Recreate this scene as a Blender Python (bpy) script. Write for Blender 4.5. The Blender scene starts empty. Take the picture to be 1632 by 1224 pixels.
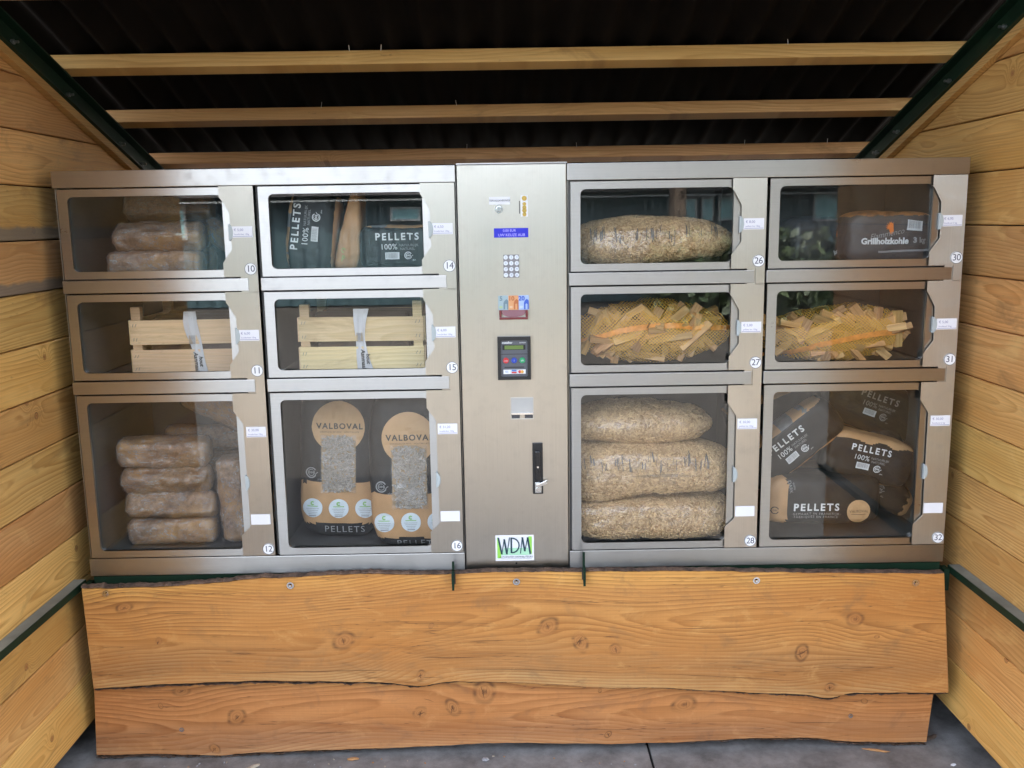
import bpy, bmesh, math, random
import numpy as np
from mathutils import Vector, Matrix, noise
R = math.radians
C = bpy.context.scene.collection
sc = bpy.context.scene

# ------------------------------------------------------------------ camera, sky, sun, exposure
CAM = Vector((-0.02105, -3.17575, 1.9295)); YAW, PITCH, ROLL, FPX = 0.003657, 0.173483, -0.01587, 1485.7
fw = Vector((math.sin(YAW)*math.cos(PITCH), math.cos(YAW)*math.cos(PITCH), -math.sin(PITCH)))
rt = Vector((math.cos(YAW), -math.sin(YAW), 0)); up = rt.cross(fw)
rt, up = math.cos(ROLL)*rt + math.sin(ROLL)*up, -math.sin(ROLL)*rt + math.cos(ROLL)*up
cd = bpy.data.cameras.new('camera'); cam = bpy.data.objects.new('camera', cd); C.objects.link(cam)
cd.sensor_width = 36; cd.lens = FPX/1632*36; cd.clip_end = 1500; cd.clip_start = .05
m = Matrix((rt, up, -fw)).transposed().to_4x4(); m.translation = CAM; cam.matrix_world = m
sc.camera = cam
SUN_EL, SUN_AZ = 52, 25            # azimuth from +Y towards +X: the sun stands behind the shelter
w = bpy.data.worlds.new('World'); sc.world = w; w.use_nodes = True
nt = w.node_tree; bg = nt.nodes['Background']; sky = nt.nodes.new('ShaderNodeTexSky')
sky.sky_type = 'NISHITA'; sky.sun_disc = False; sky.sun_elevation = R(SUN_EL); sky.sun_rotation = R(SUN_AZ)
sky.air_density = .8; sky.dust_density = 5.0; sky.ozone_density = 1.0
hs = nt.nodes.new('ShaderNodeHueSaturation'); hs.inputs['Saturation'].default_value = .5   # a pale, hazy sky
nt.links.new(sky.outputs[0], hs.inputs['Color']); nt.links.new(hs.outputs[0], bg.inputs[0]); bg.inputs[1].default_value = .15
sl = bpy.data.lights.new('sun', 'SUN'); sl.energy = 2.0; sl.angle = R(.5); sl.color = (1, .92, .78)
so = bpy.data.objects.new('sun', sl); C.objects.link(so)
sd = Vector((math.sin(R(SUN_AZ))*math.cos(R(SUN_EL)), math.cos(R(SUN_AZ))*math.cos(R(SUN_EL)), math.sin(R(SUN_EL))))
so.rotation_euler = sd.to_track_quat('Z', 'Y').to_euler()
sc.view_settings.view_transform = 'Standard'; sc.view_settings.look = 'None'
sc.view_settings.gamma = 1; sc.view_settings.exposure = 3.9
sc.cycles.use_denoising = True; sc.cycles.max_bounces = 8; sc.cycles.transparent_max_bounces = 24
sc.cycles.diffuse_bounces = 5; sc.cycles.glossy_bounces = 4; sc.cycles.sample_clamp_indirect = 6
sc.cycles.caustics_reflective = False; sc.cycles.caustics_refractive = False

# ------------------------------------------------------------------ node helpers and materials
MATS = {}
class NT:
    def __init__(s, name):
        s.m = bpy.data.materials.new(name); s.m.use_nodes = True; s.t = s.m.node_tree
        s.b = s.t.nodes['Principled BSDF']; s.out = s.t.nodes['Material Output']; MATS[name] = s.m
    def n(s, typ, **kw):
        nd = s.t.nodes.new('ShaderNode'+typ)
        for k, v in kw.items(): setattr(nd, k, v)
        return nd
    def set(s, sock, v):
        if hasattr(v, 'is_linked'): s.t.links.new(v, sock)
        elif isinstance(v, (tuple, list)) and len(v) == 3 and sock.type == 'RGBA': sock.default_value = (*v, 1)
        else: sock.default_value = v
    def ma(s, op, a, b=0, c=0, clamp=False):
        nd = s.n('Math', operation=op); nd.use_clamp = clamp
        for i, v in enumerate((a, b, c)): s.set(nd.inputs[i], v)
        return nd.outputs[0]
    def xyz(s, x=0, y=0, z=0):
        nd = s.n('CombineXYZ')
        for i, v in enumerate((x, y, z)): s.set(nd.inputs[i], v)
        return nd.outputs[0]
    def noise(s, vec, scale=1, detail=2, rough=.5, dist=0):
        nd = s.n('TexNoise'); s.set(nd.inputs['Vector'], vec); nd.inputs['Scale'].default_value = scale
        nd.inputs['Detail'].default_value = detail; nd.inputs['Roughness'].default_value = rough
        nd.inputs['Distortion'].default_value = dist
        return nd.outputs[0]
    def mix(s, f, a, b, mode='MIX'):
        nd = s.n('Mix', data_type='RGBA', blend_type=mode); s.set(nd.inputs[0], f); s.set(nd.inputs[6], a); s.set(nd.inputs[7], b)
        return nd.outputs[2]
    def mr(s, v, a, b, c=0, d=1):
        nd = s.n('MapRange'); s.set(nd.inputs[0], v)
        for i, q in enumerate((a, b, c, d)): nd.inputs[i+1].default_value = q
        return nd.outputs[0]
    def p(s, **kw):
        for k, v in kw.items(): s.set(s.b.inputs[k.replace('_', ' ')], v)
    def bump(s, h, strength=.2, dist=.002):
        nd = s.n('Bump'); s.set(nd.inputs['Height'], h); nd.inputs['Strength'].default_value = strength
        nd.inputs['Distance'].default_value = dist; s.t.links.new(nd.outputs[0], s.b.inputs['Normal'])
    def obj(s):
        return s.n('TexCoord').outputs['Object']
    def pos(s):
        return s.n('NewGeometry').outputs['Position']
    def vary(s, base, amt=.25, scale=8, detail=4):
        f = s.noise(s.obj(), scale, detail)
        return s.mix(1.0, base, s.xyz(*[s.mr(f, .25, .75, 1-amt, 1+amt)]*3), 'MULTIPLY')

def M(name, col=(.5, .5, .5), rough=.5, metal=0, spec=.5, vary=0, vscale=8, bump=0, bscale=60, emit=None, coat=0):
    if name in MATS: return MATS[name]
    t = NT(name); t.p(Roughness=rough, Metallic=metal)
    t.b.inputs['Specular IOR Level'].default_value = spec
    t.p(Base_Color=t.vary(col, vary, vscale) if vary else col)
    if bump: t.bump(t.noise(t.obj(), bscale, 4), bump)
    if coat: t.b.inputs['Coat Weight'].default_value = coat; t.b.inputs['Coat Roughness'].default_value = .15
    if emit: t.p(Emission_Color=emit[0], Emission_Strength=emit[1])
    return t.m

def steel(name, axis, rough, aniso, col=(.455, .45, .435)):
    """brushed stainless steel; axis is the direction of the brushing"""
    t = NT(name); P = t.pos(); sx = t.n('SeparateXYZ'); t.t.links.new(P, sx.inputs[0])
    k = (3, 3, 900) if axis == 0 else (900, 3, 3)
    v = t.n('VectorMath', operation='MULTIPLY'); t.t.links.new(P, v.inputs[0]); v.inputs[1].default_value = k
    br = t.noise(v.outputs[0], 1, 3, .6)
    sm = t.noise(P, 5, 5, .6); sm2 = t.noise(P, 26, 4, .65)
    smudge = t.mr(sm2, .52, .75, 0, 1)
    t.p(Base_Color=t.mix(1, t.mix(t.ma('MULTIPLY', smudge, .30), col, tuple(q*.85 for q in col)), t.xyz(*[t.mr(br, .2, .8, .90, 1.06)]*3), 'MULTIPLY'))
    t.p(Metallic=1.0, Roughness=t.ma('ADD', t.ma('ADD', t.mr(sm, .3, .7, rough-.03, rough+.05), t.ma('MULTIPLY', smudge, .09)), t.mr(br, .2, .8, -.01, .01)))
    t.b.inputs['Anisotropic'].default_value = aniso
    t.set(t.b.inputs['Tangent'], t.xyz(*((0, 0, 1) if axis == 0 else (1, 0, 0))))
    return t.m
STEEL_H = steel('steel_brushed_across', 0, .30, .88, (.435, .418, .39))
STEEL_V = steel('steel_brushed_down', 1, .36, .80, (.565, .54, .488))
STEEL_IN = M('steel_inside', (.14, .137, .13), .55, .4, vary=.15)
DARKGAP = M('dark_gap', (.03, .03, .03), .7)

def glass():
    t = NT('door_glass'); t.t.nodes.remove(t.b)
    lw = t.n('LayerWeight'); lw.inputs[0].default_value = .5
    f = t.ma('ADD', t.ma('MULTIPLY', t.ma('POWER', lw.outputs['Facing'], 5), .9), .046)
    dirt = t.mr(t.noise(t.pos(), 7, 5, .65), .45, .8, 0, .010)
    tr = t.n('BsdfTransparent'); tr.inputs[0].default_value = (.955, .965, .96, 1)
    gl = t.n('BsdfGlossy'); gl.inputs['Roughness'].default_value = .0
    df = t.n('BsdfDiffuse'); df.inputs[0].default_value = (.6, .6, .58, 1)
    m1 = t.n('MixShader'); t.set(m1.inputs[0], f); t.t.links.new(tr.outputs[0], m1.inputs[1]); t.t.links.new(gl.outputs[0], m1.inputs[2])
    m2 = t.n('MixShader'); t.set(m2.inputs[0], dirt); t.t.links.new(m1.outputs[0], m2.inputs[1]); t.t.links.new(df.outputs[0], m2.inputs[2])
    t.t.links.new(m2.outputs[0], t.out.inputs[0]); return t.m
GLASS = glass()

def film(name, haze=.02, gloss=.085, bstr=.9, bscale=9, tint=(.97, .97, .96)):
    t = NT(name); t.t.nodes.remove(t.b)
    P = t.obj(); h = t.noise(P, bscale, 5, .6, 1.2)
    nd = t.n('Bump'); t.set(nd.inputs['Height'], h); nd.inputs['Strength'].default_value = bstr; nd.inputs['Distance'].default_value = .02
    lw = t.n('LayerWeight'); lw.inputs[0].default_value = .5
    f = t.ma('ADD', t.ma('MULTIPLY', t.ma('POWER', lw.outputs['Facing'], 3), .25), gloss)
    tr = t.n('BsdfTransparent'); tr.inputs[0].default_value = (*tint, 1)
    gl = t.n('BsdfGlossy'); gl.inputs['Roughness'].default_value = .10; t.t.links.new(nd.outputs[0], gl.inputs['Normal'])
    df = t.n('BsdfDiffuse'); df.inputs[0].default_value = (.75, .75, .74, 1); t.t.links.new(nd.outputs[0], df.inputs['Normal'])
    m1 = t.n('MixShader'); t.set(m1.inputs[0], f); t.t.links.new(tr.outputs[0], m1.inputs[1]); t.t.links.new(gl.outputs[0], m1.inputs[2])
    m2 = t.n('MixShader'); t.set(m2.inputs[0], t.mr(h, .5, .7, haze*.3, haze*2.2)); t.t.links.new(m1.outputs[0], m2.inputs[1]); t.t.links.new(df.outputs[0], m2.inputs[2])
    t.t.links.new(m2.outputs[0], t.out.inputs[0]); return t.m
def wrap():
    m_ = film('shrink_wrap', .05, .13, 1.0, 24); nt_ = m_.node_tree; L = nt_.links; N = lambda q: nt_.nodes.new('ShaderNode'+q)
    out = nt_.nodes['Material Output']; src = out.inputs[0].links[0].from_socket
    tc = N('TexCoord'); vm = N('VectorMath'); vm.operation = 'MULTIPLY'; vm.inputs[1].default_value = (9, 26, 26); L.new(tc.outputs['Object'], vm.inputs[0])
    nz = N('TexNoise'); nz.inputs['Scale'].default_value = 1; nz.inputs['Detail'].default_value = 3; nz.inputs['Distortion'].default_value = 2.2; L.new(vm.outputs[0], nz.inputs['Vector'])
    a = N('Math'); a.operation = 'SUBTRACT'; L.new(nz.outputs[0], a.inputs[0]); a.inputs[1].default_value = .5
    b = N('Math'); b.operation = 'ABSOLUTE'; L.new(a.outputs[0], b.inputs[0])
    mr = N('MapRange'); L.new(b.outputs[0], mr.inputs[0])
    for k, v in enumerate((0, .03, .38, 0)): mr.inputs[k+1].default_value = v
    df = N('BsdfDiffuse'); df.inputs[0].default_value = (.85, .84, .82, 1); mx = N('MixShader')  # white diffuse streaks: crease highlights painted into the wrap
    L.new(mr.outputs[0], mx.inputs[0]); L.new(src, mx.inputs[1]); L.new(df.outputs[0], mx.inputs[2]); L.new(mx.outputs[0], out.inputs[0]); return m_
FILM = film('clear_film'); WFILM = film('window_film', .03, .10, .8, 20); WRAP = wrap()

def wood(name, light, dark, mode='plank', tr=(.78, 1.10), grey=False, ringk=95, amber=(.50, .25, .07)):
    t = NT(name); rnd = t.n('ObjectInfo').outputs['Random']
    s = t.n('SeparateXYZ'); t.t.links.new(t.obj(), s.inputs[0]); X, Y, Z = s.outputs
    off = t.ma('MULTIPLY', rnd, 37.0); x = t.ma('ADD', X, off)
    if mode == 'plank':
        nA = t.noise(t.xyz(t.ma('MULTIPLY', x, .9), off, t.ma('MULTIPLY', Z, 3)), 1, 2)
        r2 = t.ma('FRACT', t.ma('MULTIPLY', rnd, 7.13))
        zc = t.ma('ADD', Z, t.ma('ADD', t.ma('MULTIPLY', t.ma('SUBTRACT', r2, .5), .16), t.ma('MULTIPLY', t.ma('SUBTRACT', nA, .5), .16)))
        d = t.ma('ADD', t.ma('MULTIPLY', t.noise(t.xyz(t.ma('MULTIPLY', x, 1.1), off, 9), 1, 2), .11), -.01)
        g = t.ma('SQRT', t.ma('ADD', t.ma('MULTIPLY', zc, zc), t.ma('MULTIPLY', d, d)))
        vo = t.n('TexVoronoi', voronoi_dimensions='2D'); vo.inputs['Scale'].default_value = 3.0
        t.set(vo.inputs['Vector'], t.xyz(x, t.ma('ADD', Z, t.ma('MULTIPLY', off, 3.1))))
        sc_ = t.n('SeparateColor'); t.t.links.new(vo.outputs['Color'], sc_.inputs[0])
        gate = t.ma('GREATER_THAN', sc_.outputs[0], .62)
        dist = t.ma('MULTIPLY', vo.outputs['Distance'], .333)
        q = t.ma('DIVIDE', dist, .03)
        wv = t.ma('MULTIPLY', gate, t.ma('POWER', 2.718, t.ma('MULTIPLY', t.ma('MULTIPLY', q, q), -1)))
        g = t.ma('ADD', g, t.ma('MULTIPLY', wv, .045))
        rho = t.ma('ADD', t.ma('DIVIDE', dist, .010), t.ma('MULTIPLY', t.ma('SUBTRACT', 1, gate), 50))
    else:
        a = t.n('Attribute', attribute_name='grain'); g = a.outputs['Fac']
        a2 = t.n('Attribute', attribute_name='knot'); rho = a2.outputs['Fac']
    fine = t.noise(t.xyz(t.ma('MULTIPLY', x, 5), off, t.ma('MULTIPLY', Z, 45)), 1, 3)
    gg = t.ma('ADD', g, t.ma('MULTIPLY', t.ma('SUBTRACT', fine, .5), .006))
    fr = t.ma('FRACT', t.ma('MULTIPLY', gg, ringk))
    tri = t.ma('MULTIPLY', t.ma('POWER', fr, 1.8), t.mr(fr, .90, 1.0, 1, 0))
    stren = t.mr(t.noise(t.xyz(t.ma('MULTIPLY', x, 1.5), off, t.ma('MULTIPLY', Z, 9)), 1, 3), 0.3, .7, .55, 1.3)
    if mode != 'plank':
        ac = t.n('Attribute', attribute_name='across').outputs['Fac']; ac = t.ma('ADD', ac, t.ma('MULTIPLY', t.ma('SUBTRACT', t.noise(t.xyz(t.ma('MULTIPLY', x, 1.2), 3, t.ma('MULTIPLY', Z, 5)), 1, 3), .5), .18))
        light = t.mix(t.mr(ac, .05, .17), tuple(q*f for q, f in zip(light, (1.28, 1.45, 1.35))), t.mix(t.mr(ac, .5, .8), light, tuple(q*f for q, f in zip(light, (.74, .82, 1.08)))))
        light = t.mix(t.mr(ac, .88, .95), light, tuple(q*f for q, f in zip((.47, .245, .085), (1.15, 1.3, 1.5))))
    c = t.mix(t.ma('MULTIPLY', tri, stren), light, dark)
    big = t.mr(t.noise(t.xyz(t.ma('MULTIPLY', x, 1.6), off, t.ma('MULTIPLY', Z, 6)), 1, 4, .55), .40, .70, 0, .8)
    c = t.mix(big, c, t.mix(1, c, amber, 'MULTIPLY') if False else amber)
    st = t.noise(t.xyz(t.ma('MULTIPLY', x, 4), off, t.ma('MULTIPLY', Z, 260)), 1, 3, .6)
    c = t.mix(1, c, t.xyz(*[t.mr(st, .25, .75, .84, 1.12)]*3), 'MULTIPLY')
    if mode != 'plank':
        saw = t.noise(t.xyz(t.ma('MULTIPLY', x, 130), 1, t.ma('MULTIPLY', Z, 2)), 1, 3, .6); c = t.mix(1, c, t.xyz(*[t.mr(saw, .3, .7, .975, 1.02)]*3), 'MULTIPLY')
        sk = t.noise(t.xyz(t.ma('MULTIPLY', x, .9), 5, t.ma('MULTIPLY', t.ma('ADD', Z, t.ma('MULTIPLY', g, .6)), 34)), 1, 3, .6); c = t.mix(t.mr(sk, .56, .72, 0, .8), c, dark)
        ck = t.noise(t.xyz(t.ma('MULTIPLY', x, .8), 8, t.ma('MULTIPLY', Z, 22)), 1, 4, .6); c = t.mix(t.ma('MULTIPLY', t.mr(t.ma('ABSOLUTE', t.ma('SUBTRACT', ck, .5)), 0, .006, 1, 0), t.mr(sk, .5, .56, 0, .8)), c, (.10, .045, .02))
    if mode != 'plank':
        dn = t.noise(t.xyz(t.ma('MULTIPLY', x, 7), 2, t.ma('MULTIPLY', Z, 12)), 1, 6, .7, .6); c = t.mix(t.mr(dn, .54, .74, 0, .5), c, (.20, .115, .055))
        c = t.mix(t.mr(dn, .44, .28, 0, .35), c, (.74, .42, .14))
    tint = t.mr(t.ma('FRACT', t.ma('MULTIPLY', rnd, 3.7)), 0, 1, *tr)
    c = t.mix(1, c, t.xyz(tint, t.ma('MULTIPLY', tint, t.mr(t.ma('FRACT', t.ma('MULTIPLY', rnd, 11.3)), 0, 1, .88, 1.06)), tint), 'MULTIPLY')
    if mode == 'plank':
        sn = t.noise(t.xyz(t.ma('MULTIPLY', x, 2.6), off, t.ma('MULTIPLY', Z, 7)), 1, 5, .65, .8); c = t.mix(t.mr(sn, .58, .74, 0, .7), c, (.27, .14, .05))
        c = t.mix(t.mr(sn, .42, .28, 0, .45), c, (.86, .56, .21))
    # knots
    kr = t.ma('FRACT', t.ma('MULTIPLY', rho, 3.2))
    kc = t.mix(kr, (.46, .20, .062), (.30, .115, .034))
    kdv = t.n('Attribute', attribute_name='knotdark').outputs['Fac'] if mode != 'plank' else .7
    c = t.mix(t.ma('MULTIPLY', t.mr(rho, .7, 1.35, 1, 0), t.ma('ADD', t.ma('MULTIPLY', kdv, .6), .38)), c, kc)
    c = t.mix(t.mr(rho, .05, .30, .75, 0), c, (.13, .055, .022))
    rim = t.ma('MULTIPLY', t.mr(rho, .8, 1.0, 0, 1), t.mr(rho, 1.05, 1.4, 1, 0))
    c = t.mix(t.ma('MULTIPLY', rim, t.mr(fine, .40, .62, .05, .75)), c, (.10, .045, .018))
    # dirt specks, pen-size marks
    sp = t.noise(t.xyz(t.ma('MULTIPLY', x, 18), off, t.ma('MULTIPLY', Z, 60)), 1, 3, .7)
    c = t.mix(t.mr(sp, .68, .78, 0, .45), c, (.10, .055, .03))
    if grey:
        e = t.ma('ADD', Z, t.ma('MULTIPLY', t.ma('SUBTRACT', t.noise(t.xyz(t.ma('MULTIPLY', x, 14), off, t.ma('MULTIPLY', Z, 10)), 1, 4), .5), .03))
        c = t.mix(t.mr(e, -.052, -.040, .78, 0), c, (.17, .15, .12))
    t.p(Base_Color=c, Roughness=t.mr(st, .2, .8, .50, .68)); t.b.inputs['Specular IOR Level'].default_value = .35
    t.bump(t.ma('ADD', t.ma('MULTIPLY', st, .6), t.ma('MULTIPLY', tri, -.5)), .25, .0012)
    return t.m
WOOD_WALL = wood('larch_cladding', (.79, .47, .155), (.50, .235, .055), amber=(.65, .32, .08))
WOOD_WALL_G = wood('larch_cladding_weathered', (.76, .46, .165), (.50, .24, .06), grey=True, amber=(.64, .33, .09))
WOOD_BOARD = wood('live_edge_larch', (.59, .272, .075), (.32, .125, .03), 'board', amber=(.49, .195, .044), ringk=105)
WOOD_BOARD2 = wood('live_edge_larch_red', (.60, .285, .083), (.33, .13, .032), 'board', amber=(.50, .215, .052), ringk=95)
WOOD_PURLIN = wood('spruce_purlin', (.64, .375, .14), (.48, .25, .078), amber=(.55, .295, .09))
WOOD_DARK = wood('shaded_board', (.30, .17, .07), (.2, .1, .04))
WOOD_CRATE = wood('poplar_slat', (.86, .665, .395), (.72, .53, .28), amber=(.80, .58, .32))
WOOD_STICK = wood('kindling_wood', (.70, .43, .175), (.46, .24, .08), amber=(.56, .29, .085), tr=(.62, 1.2))
GREEN = M('green_painted_steel', (.006, .022, .011), .55, 0, spec=.2, vary=.3, vscale=12)
GREEN_DUST = M('dusty_green_steel', (.20, .20, .165), .85, 0, spec=.15, vary=.35, vscale=9)
GALV = M('galvanised', (.6, .6, .58), .35, 1)
CHROME = M('chrome', (.75, .74, .72), .12, 1)
BLACKPL = M('black_plastic', (.012, .012, .013), .35)
GREYPL = M('grey_plastic', (.10, .105, .12), .4)
WHITE = M('white_label', (.80, .81, .84), .45); INK = M('ink', (.05, .055, .09), .6); INKV = M('ink_violet', (.24, .23, .40), .6)
BADGE = M('badge_white', (.84, .85, .85), .35)
BAGBLK = M('bag_black', (.017, .0175, .018), .5, spec=.28, vary=.3, vscale=10, bump=.35, bscale=35)
BAGTAN = M('bag_kraft', (.50, .285, .13), .62, vary=.15, vscale=14, bump=.3, bscale=40)
BAGGREY = M('bag_greyprint', (.19, .19, .19), .5, vary=.5, vscale=18)
PRWHITE = M('print_white', (.72, .73, .73), .5); PRGREY = M('print_grey', (.30, .30, .30), .5); PRBLK = M('print_black', (.03, .03, .03), .5)
PRTAN = M('print_kraft', (.56, .34, .165), .55, vary=.08); PRDISC = M('print_disc', (.66, .72, .76), .5); PRGREEN = M('print_green', (.28, .52, .16), .5)
PRORANGE = M('print_orange', (.75, .20, .03), .5)

# ------------------------------------------------------------------ mesh helpers
class MB:
    def __init__(s): s.v = []; s.f = []; s.mi = []
    def add(s, vs, fs, mi=0):
        o = len(s.v); s.v += [tuple(v) for v in vs]; s.f += [tuple(i+o for i in f) for f in fs]; s.mi += [mi]*len(fs); return s
    def box(s, x0, x1, y0, y1, z0, z1, mi=0, mat=None):
        vs = [Vector((x, y, z)) for x in (x0, x1) for y in (y0, y1) for z in (z0, z1)]
        if mat: vs = [mat @ v for v in vs]
        return s.add(vs, [(0, 1, 3, 2), (4, 6, 7, 5), (0, 4, 5, 1), (2, 3, 7, 6), (0, 2, 6, 4), (1, 5, 7, 3)], mi)
    def prism(s, poly, y0, y1, mi=0):
        """poly: (x, z) outline anticlockwise seen from -Y"""
        n = len(poly); vs = [(x, y0, z) for x, z in poly] + [(x, y1, z) for x, z in poly]
        return s.add(vs, [tuple(range(n)), tuple(range(2*n-1, n-1, -1))] + [(i, i+n, (i+1) % n+n, (i+1) % n) for i in range(n)], mi)
    def cyl(s, p, q, r, n=16, mi=0, r2=None):
        p, q = Vector(p), Vector(q); ax = (q-p).normalized(); a = ax.orthogonal().normalized(); b = ax.cross(a); r2 = r if r2 is None else r2
        c = [(math.cos(2*math.pi*i/n), math.sin(2*math.pi*i/n)) for i in range(n)]
        vs = [p+a*(r*x)+b*(r*y) for x, y in c] + [q+a*(r2*x)+b*(r2*y) for x, y in c]
        return s.add(vs, [tuple(range(n-1, -1, -1)), tuple(range(n, 2*n))] + [(i, (i+1) % n, (i+1) % n+n, i+n) for i in range(n)], mi)
    def mesh(s, name, mats, smooth=False, bevel=0):
        me = bpy.data.meshes.new(name); me.from_pydata(s.v, [], s.f)
        for m_ in (mats if isinstance(mats, (list, tuple)) else [mats]): me.materials.append(m_)
        me.polygons.foreach_set('material_index', s.mi)
        if bevel:
            bm = bmesh.new(); bm.from_mesh(me)
            bmesh.ops.remove_doubles(bm, verts=bm.verts, dist=1e-6)
            es = [e for e in bm.edges if len(e.link_faces) == 2 and e.calc_face_angle(0) > .6]
            bmesh.ops.bevel(bm, geom=es, offset=bevel, segments=2, profile=.6, affect='EDGES', clamp_overlap=True)
            bm.to_mesh(me); bm.free()
        if smooth: me.polygons.foreach_set('use_smooth', [True]*len(me.polygons))
        me.update(); return me
ORG = {}
def link(name, me, parent=None, loc=None, **props):
    o = bpy.data.objects.new(name, me); C.objects.link(o)
    if parent: o.parent = parent
    if loc is not None: o.location = loc
    for k, v in props.items(): o[k] = v
    return o
def thing(name, label, cat, loc=(0, 0, 0), group=None, me=None, rot=None):
    o = link(name, me, None, loc, label=label, category=cat); ORG[o] = Vector(loc)
    if group: o['group'] = group
    if rot is not None: o.rotation_euler = rot
    return o
def part(name, mb, mats, parent, smooth=False, bevel=0, **props):
    """a part given in world coordinates under an unrotated thing"""
    o0 = ORG.get(parent, Vector()); mb.v = [tuple(Vector(v)-o0) for v in mb.v]
    o = link(name, mb.mesh(name, mats, smooth, bevel), parent, **props); ORG[o] = o0; return o
def bx(*a): return MB().box(*a)

def text2d(s, size, bold=0, space=1.0, sx=1.0, align='CENTER', shear=0):
    cu = bpy.data.curves.new('t', 'FONT'); cu.body = s; cu.size = size; cu.align_x = align; cu.align_y = 'CENTER'
    cu.resolution_u = 3; cu.offset = bold; cu.space_character = space; cu.shear = shear
    ob = bpy.data.objects.new('t', cu); C.objects.link(ob)
    me = bpy.data.meshes.new_from_object(ob.evaluated_get(bpy.context.evaluated_depsgraph_get()))
    vs = [(v.co.x*sx, v.co.y) for v in me.vertices]; fs = [tuple(p.vertices) for p in me.polygons]
    bpy.data.objects.remove(ob); bpy.data.curves.remove(cu); bpy.data.meshes.remove(me); return vs, fs
class Print:
    """flat print laid onto a surface: fmap(x, z, lift) gives the point"""
    def __init__(s, fmap, step=None): s.f = fmap; s.step = step; s.items = []; s.mats = []
    def raw(s, vs, fs, x, z, mat, lay=1, rot=0):
        c, q = math.cos(R(rot)), math.sin(R(rot)); s.items.append(([(x+a*c-b*q, z+a*q+b*c) for a, b in vs], fs, mat, lay)); return s
    def text(s, t, x, z, size, mat, lay=2, rot=0, **k):
        vs, fs = text2d(t, size, **k); return s.raw(vs, fs, x, z, mat, lay, rot)
    def rect(s, x0, x1, z0, z1, mat, lay=1, rot=0, c=(0, 0)):
        return s.raw([(x0, z0), (x1, z0), (x1, z1), (x0, z1)], [(0, 1, 2, 3)], *c, mat, lay, rot)
    def disc(s, x, z, r, mat, lay=1, n=28, ry=None):
        ry = ry or r; return s.raw([(r*math.cos(2*math.pi*i/n), ry*math.sin(2*math.pi*i/n)) for i in range(n)], [tuple(range(n))], x, z, mat, lay)
    def arc(s, x, z, r0, r1, a0, a1, mat, lay=2, n=18, rot=0):
        vs = []; 
        for i in range(n+1):
            a = R(a0+(a1-a0)*i/n); vs += [(r0*math.cos(a), r0*math.sin(a)), (r1*math.cos(a), r1*math.sin(a))]
        return s.raw(vs, [(2*i, 2*i+1, 2*i+3, 2*i+2) for i in range(n)], x, z, mat, lay, rot)
    def poly(s, pts, mat, lay=1, x=0, z=0, rot=0): return s.raw(pts, [tuple(range(len(pts)))], x, z, mat, lay, rot)
    def build(s, name, parent):
        mb = MB(); mats = []
        for vs, fs, mat, lay in s.items:
            if mat not in mats: mats.append(mat)
            if s.step:
                bm = bmesh.new(); bv = [bm.verts.new((a, 0, b)) for a, b in vs]
                for f in fs:
                    try: bm.faces.new([bv[i] for i in f])
                    except ValueError: pass
                for ax in (0, 2):
                    lo = min(v[0 if ax == 0 else 1] for v in vs); hi = max(v[0 if ax == 0 else 1] for v in vs); k = math.floor(lo/s.step)+1
                    while k*s.step < hi:
                        co = [0, 0, 0]; co[ax] = k*s.step; no = [0, 0, 0]; no[ax] = 1
                        bmesh.ops.bisect_plane(bm, geom=bm.verts[:]+bm.edges[:]+bm.faces[:], plane_co=co, plane_no=no); k += 1
                bmesh.ops.triangulate(bm, faces=bm.faces[:]); bm.verts.index_update()
                vs = [(v.co.x, v.co.z) for v in bm.verts]; fs = [tuple(v.index for v in f.verts) for f in bm.faces]; bm.free()
            mb.add([s.f(a, b, .0012*lay) for a, b in vs], fs, mats.index(mat))
        o0 = ORG.get(parent, Vector()); 
        if getattr(s, 'world', False): mb.v = [tuple(Vector(v)-o0) for v in mb.v]
        o = link(name, mb.mesh(name, mats), parent); ORG[o] = o0; return o
def flat(y): return lambda x, z, l: (x, y-l, z)

ZB = .70                                   # height of the machine's underside
# ------------------------------------------------------------------ setting
t = NT('paving'); P = t.pos()
br = t.n('TexBrick'); t.t.links.new(P, br.inputs[0]); br.inputs['Scale'].default_value = 4.5
for i, c_ in enumerate(((.050, .045, .040), (.042, .038, .034), (.025, .023, .021))): br.inputs[i+1].default_value = (*c_, 1)
br.inputs['Mortar Size'].default_value = .012
t.p(Base_Color=t.mix(t.mr(t.noise(P, 1.3, 5), .3, .7, 0, .6), br.outputs[0], (.047, .042, .037)), Roughness=.8)
gnd = link('ground', MB().add([(-400, -400, -.03), (400, -400, -.03), (400, 400, -.03), (-400, 400, -.03)], [(0, 1, 2, 3)]).mesh('ground', t.m), kind='structure')
t = NT('concrete'); P = t.pos()
t.p(Base_Color=t.mix(t.mr(t.noise(P, 230, 4, .7), .58, .7, 0, .5), t.mix(t.mr(t.noise(P, 7, 8, .7), .35, .68, 0, 1), (.12, .115, .11), (.28, .275, .265)), (.05, .045, .04)), Roughness=.75); t.bump(t.noise(P, 60, 6), .3, .003)
fl = link('concrete_floor', MB().box(-2.1, 2.1, -1.9, 1.6, -.028, -.02).mesh('concrete_floor', DARKGAP), kind='structure')
part('slab', bx(-2.1, .470, -1.9, 1.6, -.019, 0), t.m, fl, bevel=.004)
part('slab', bx(.479, 2.1, -1.9, 1.6, -.019, -.005), t.m, fl, bevel=.004)

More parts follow.
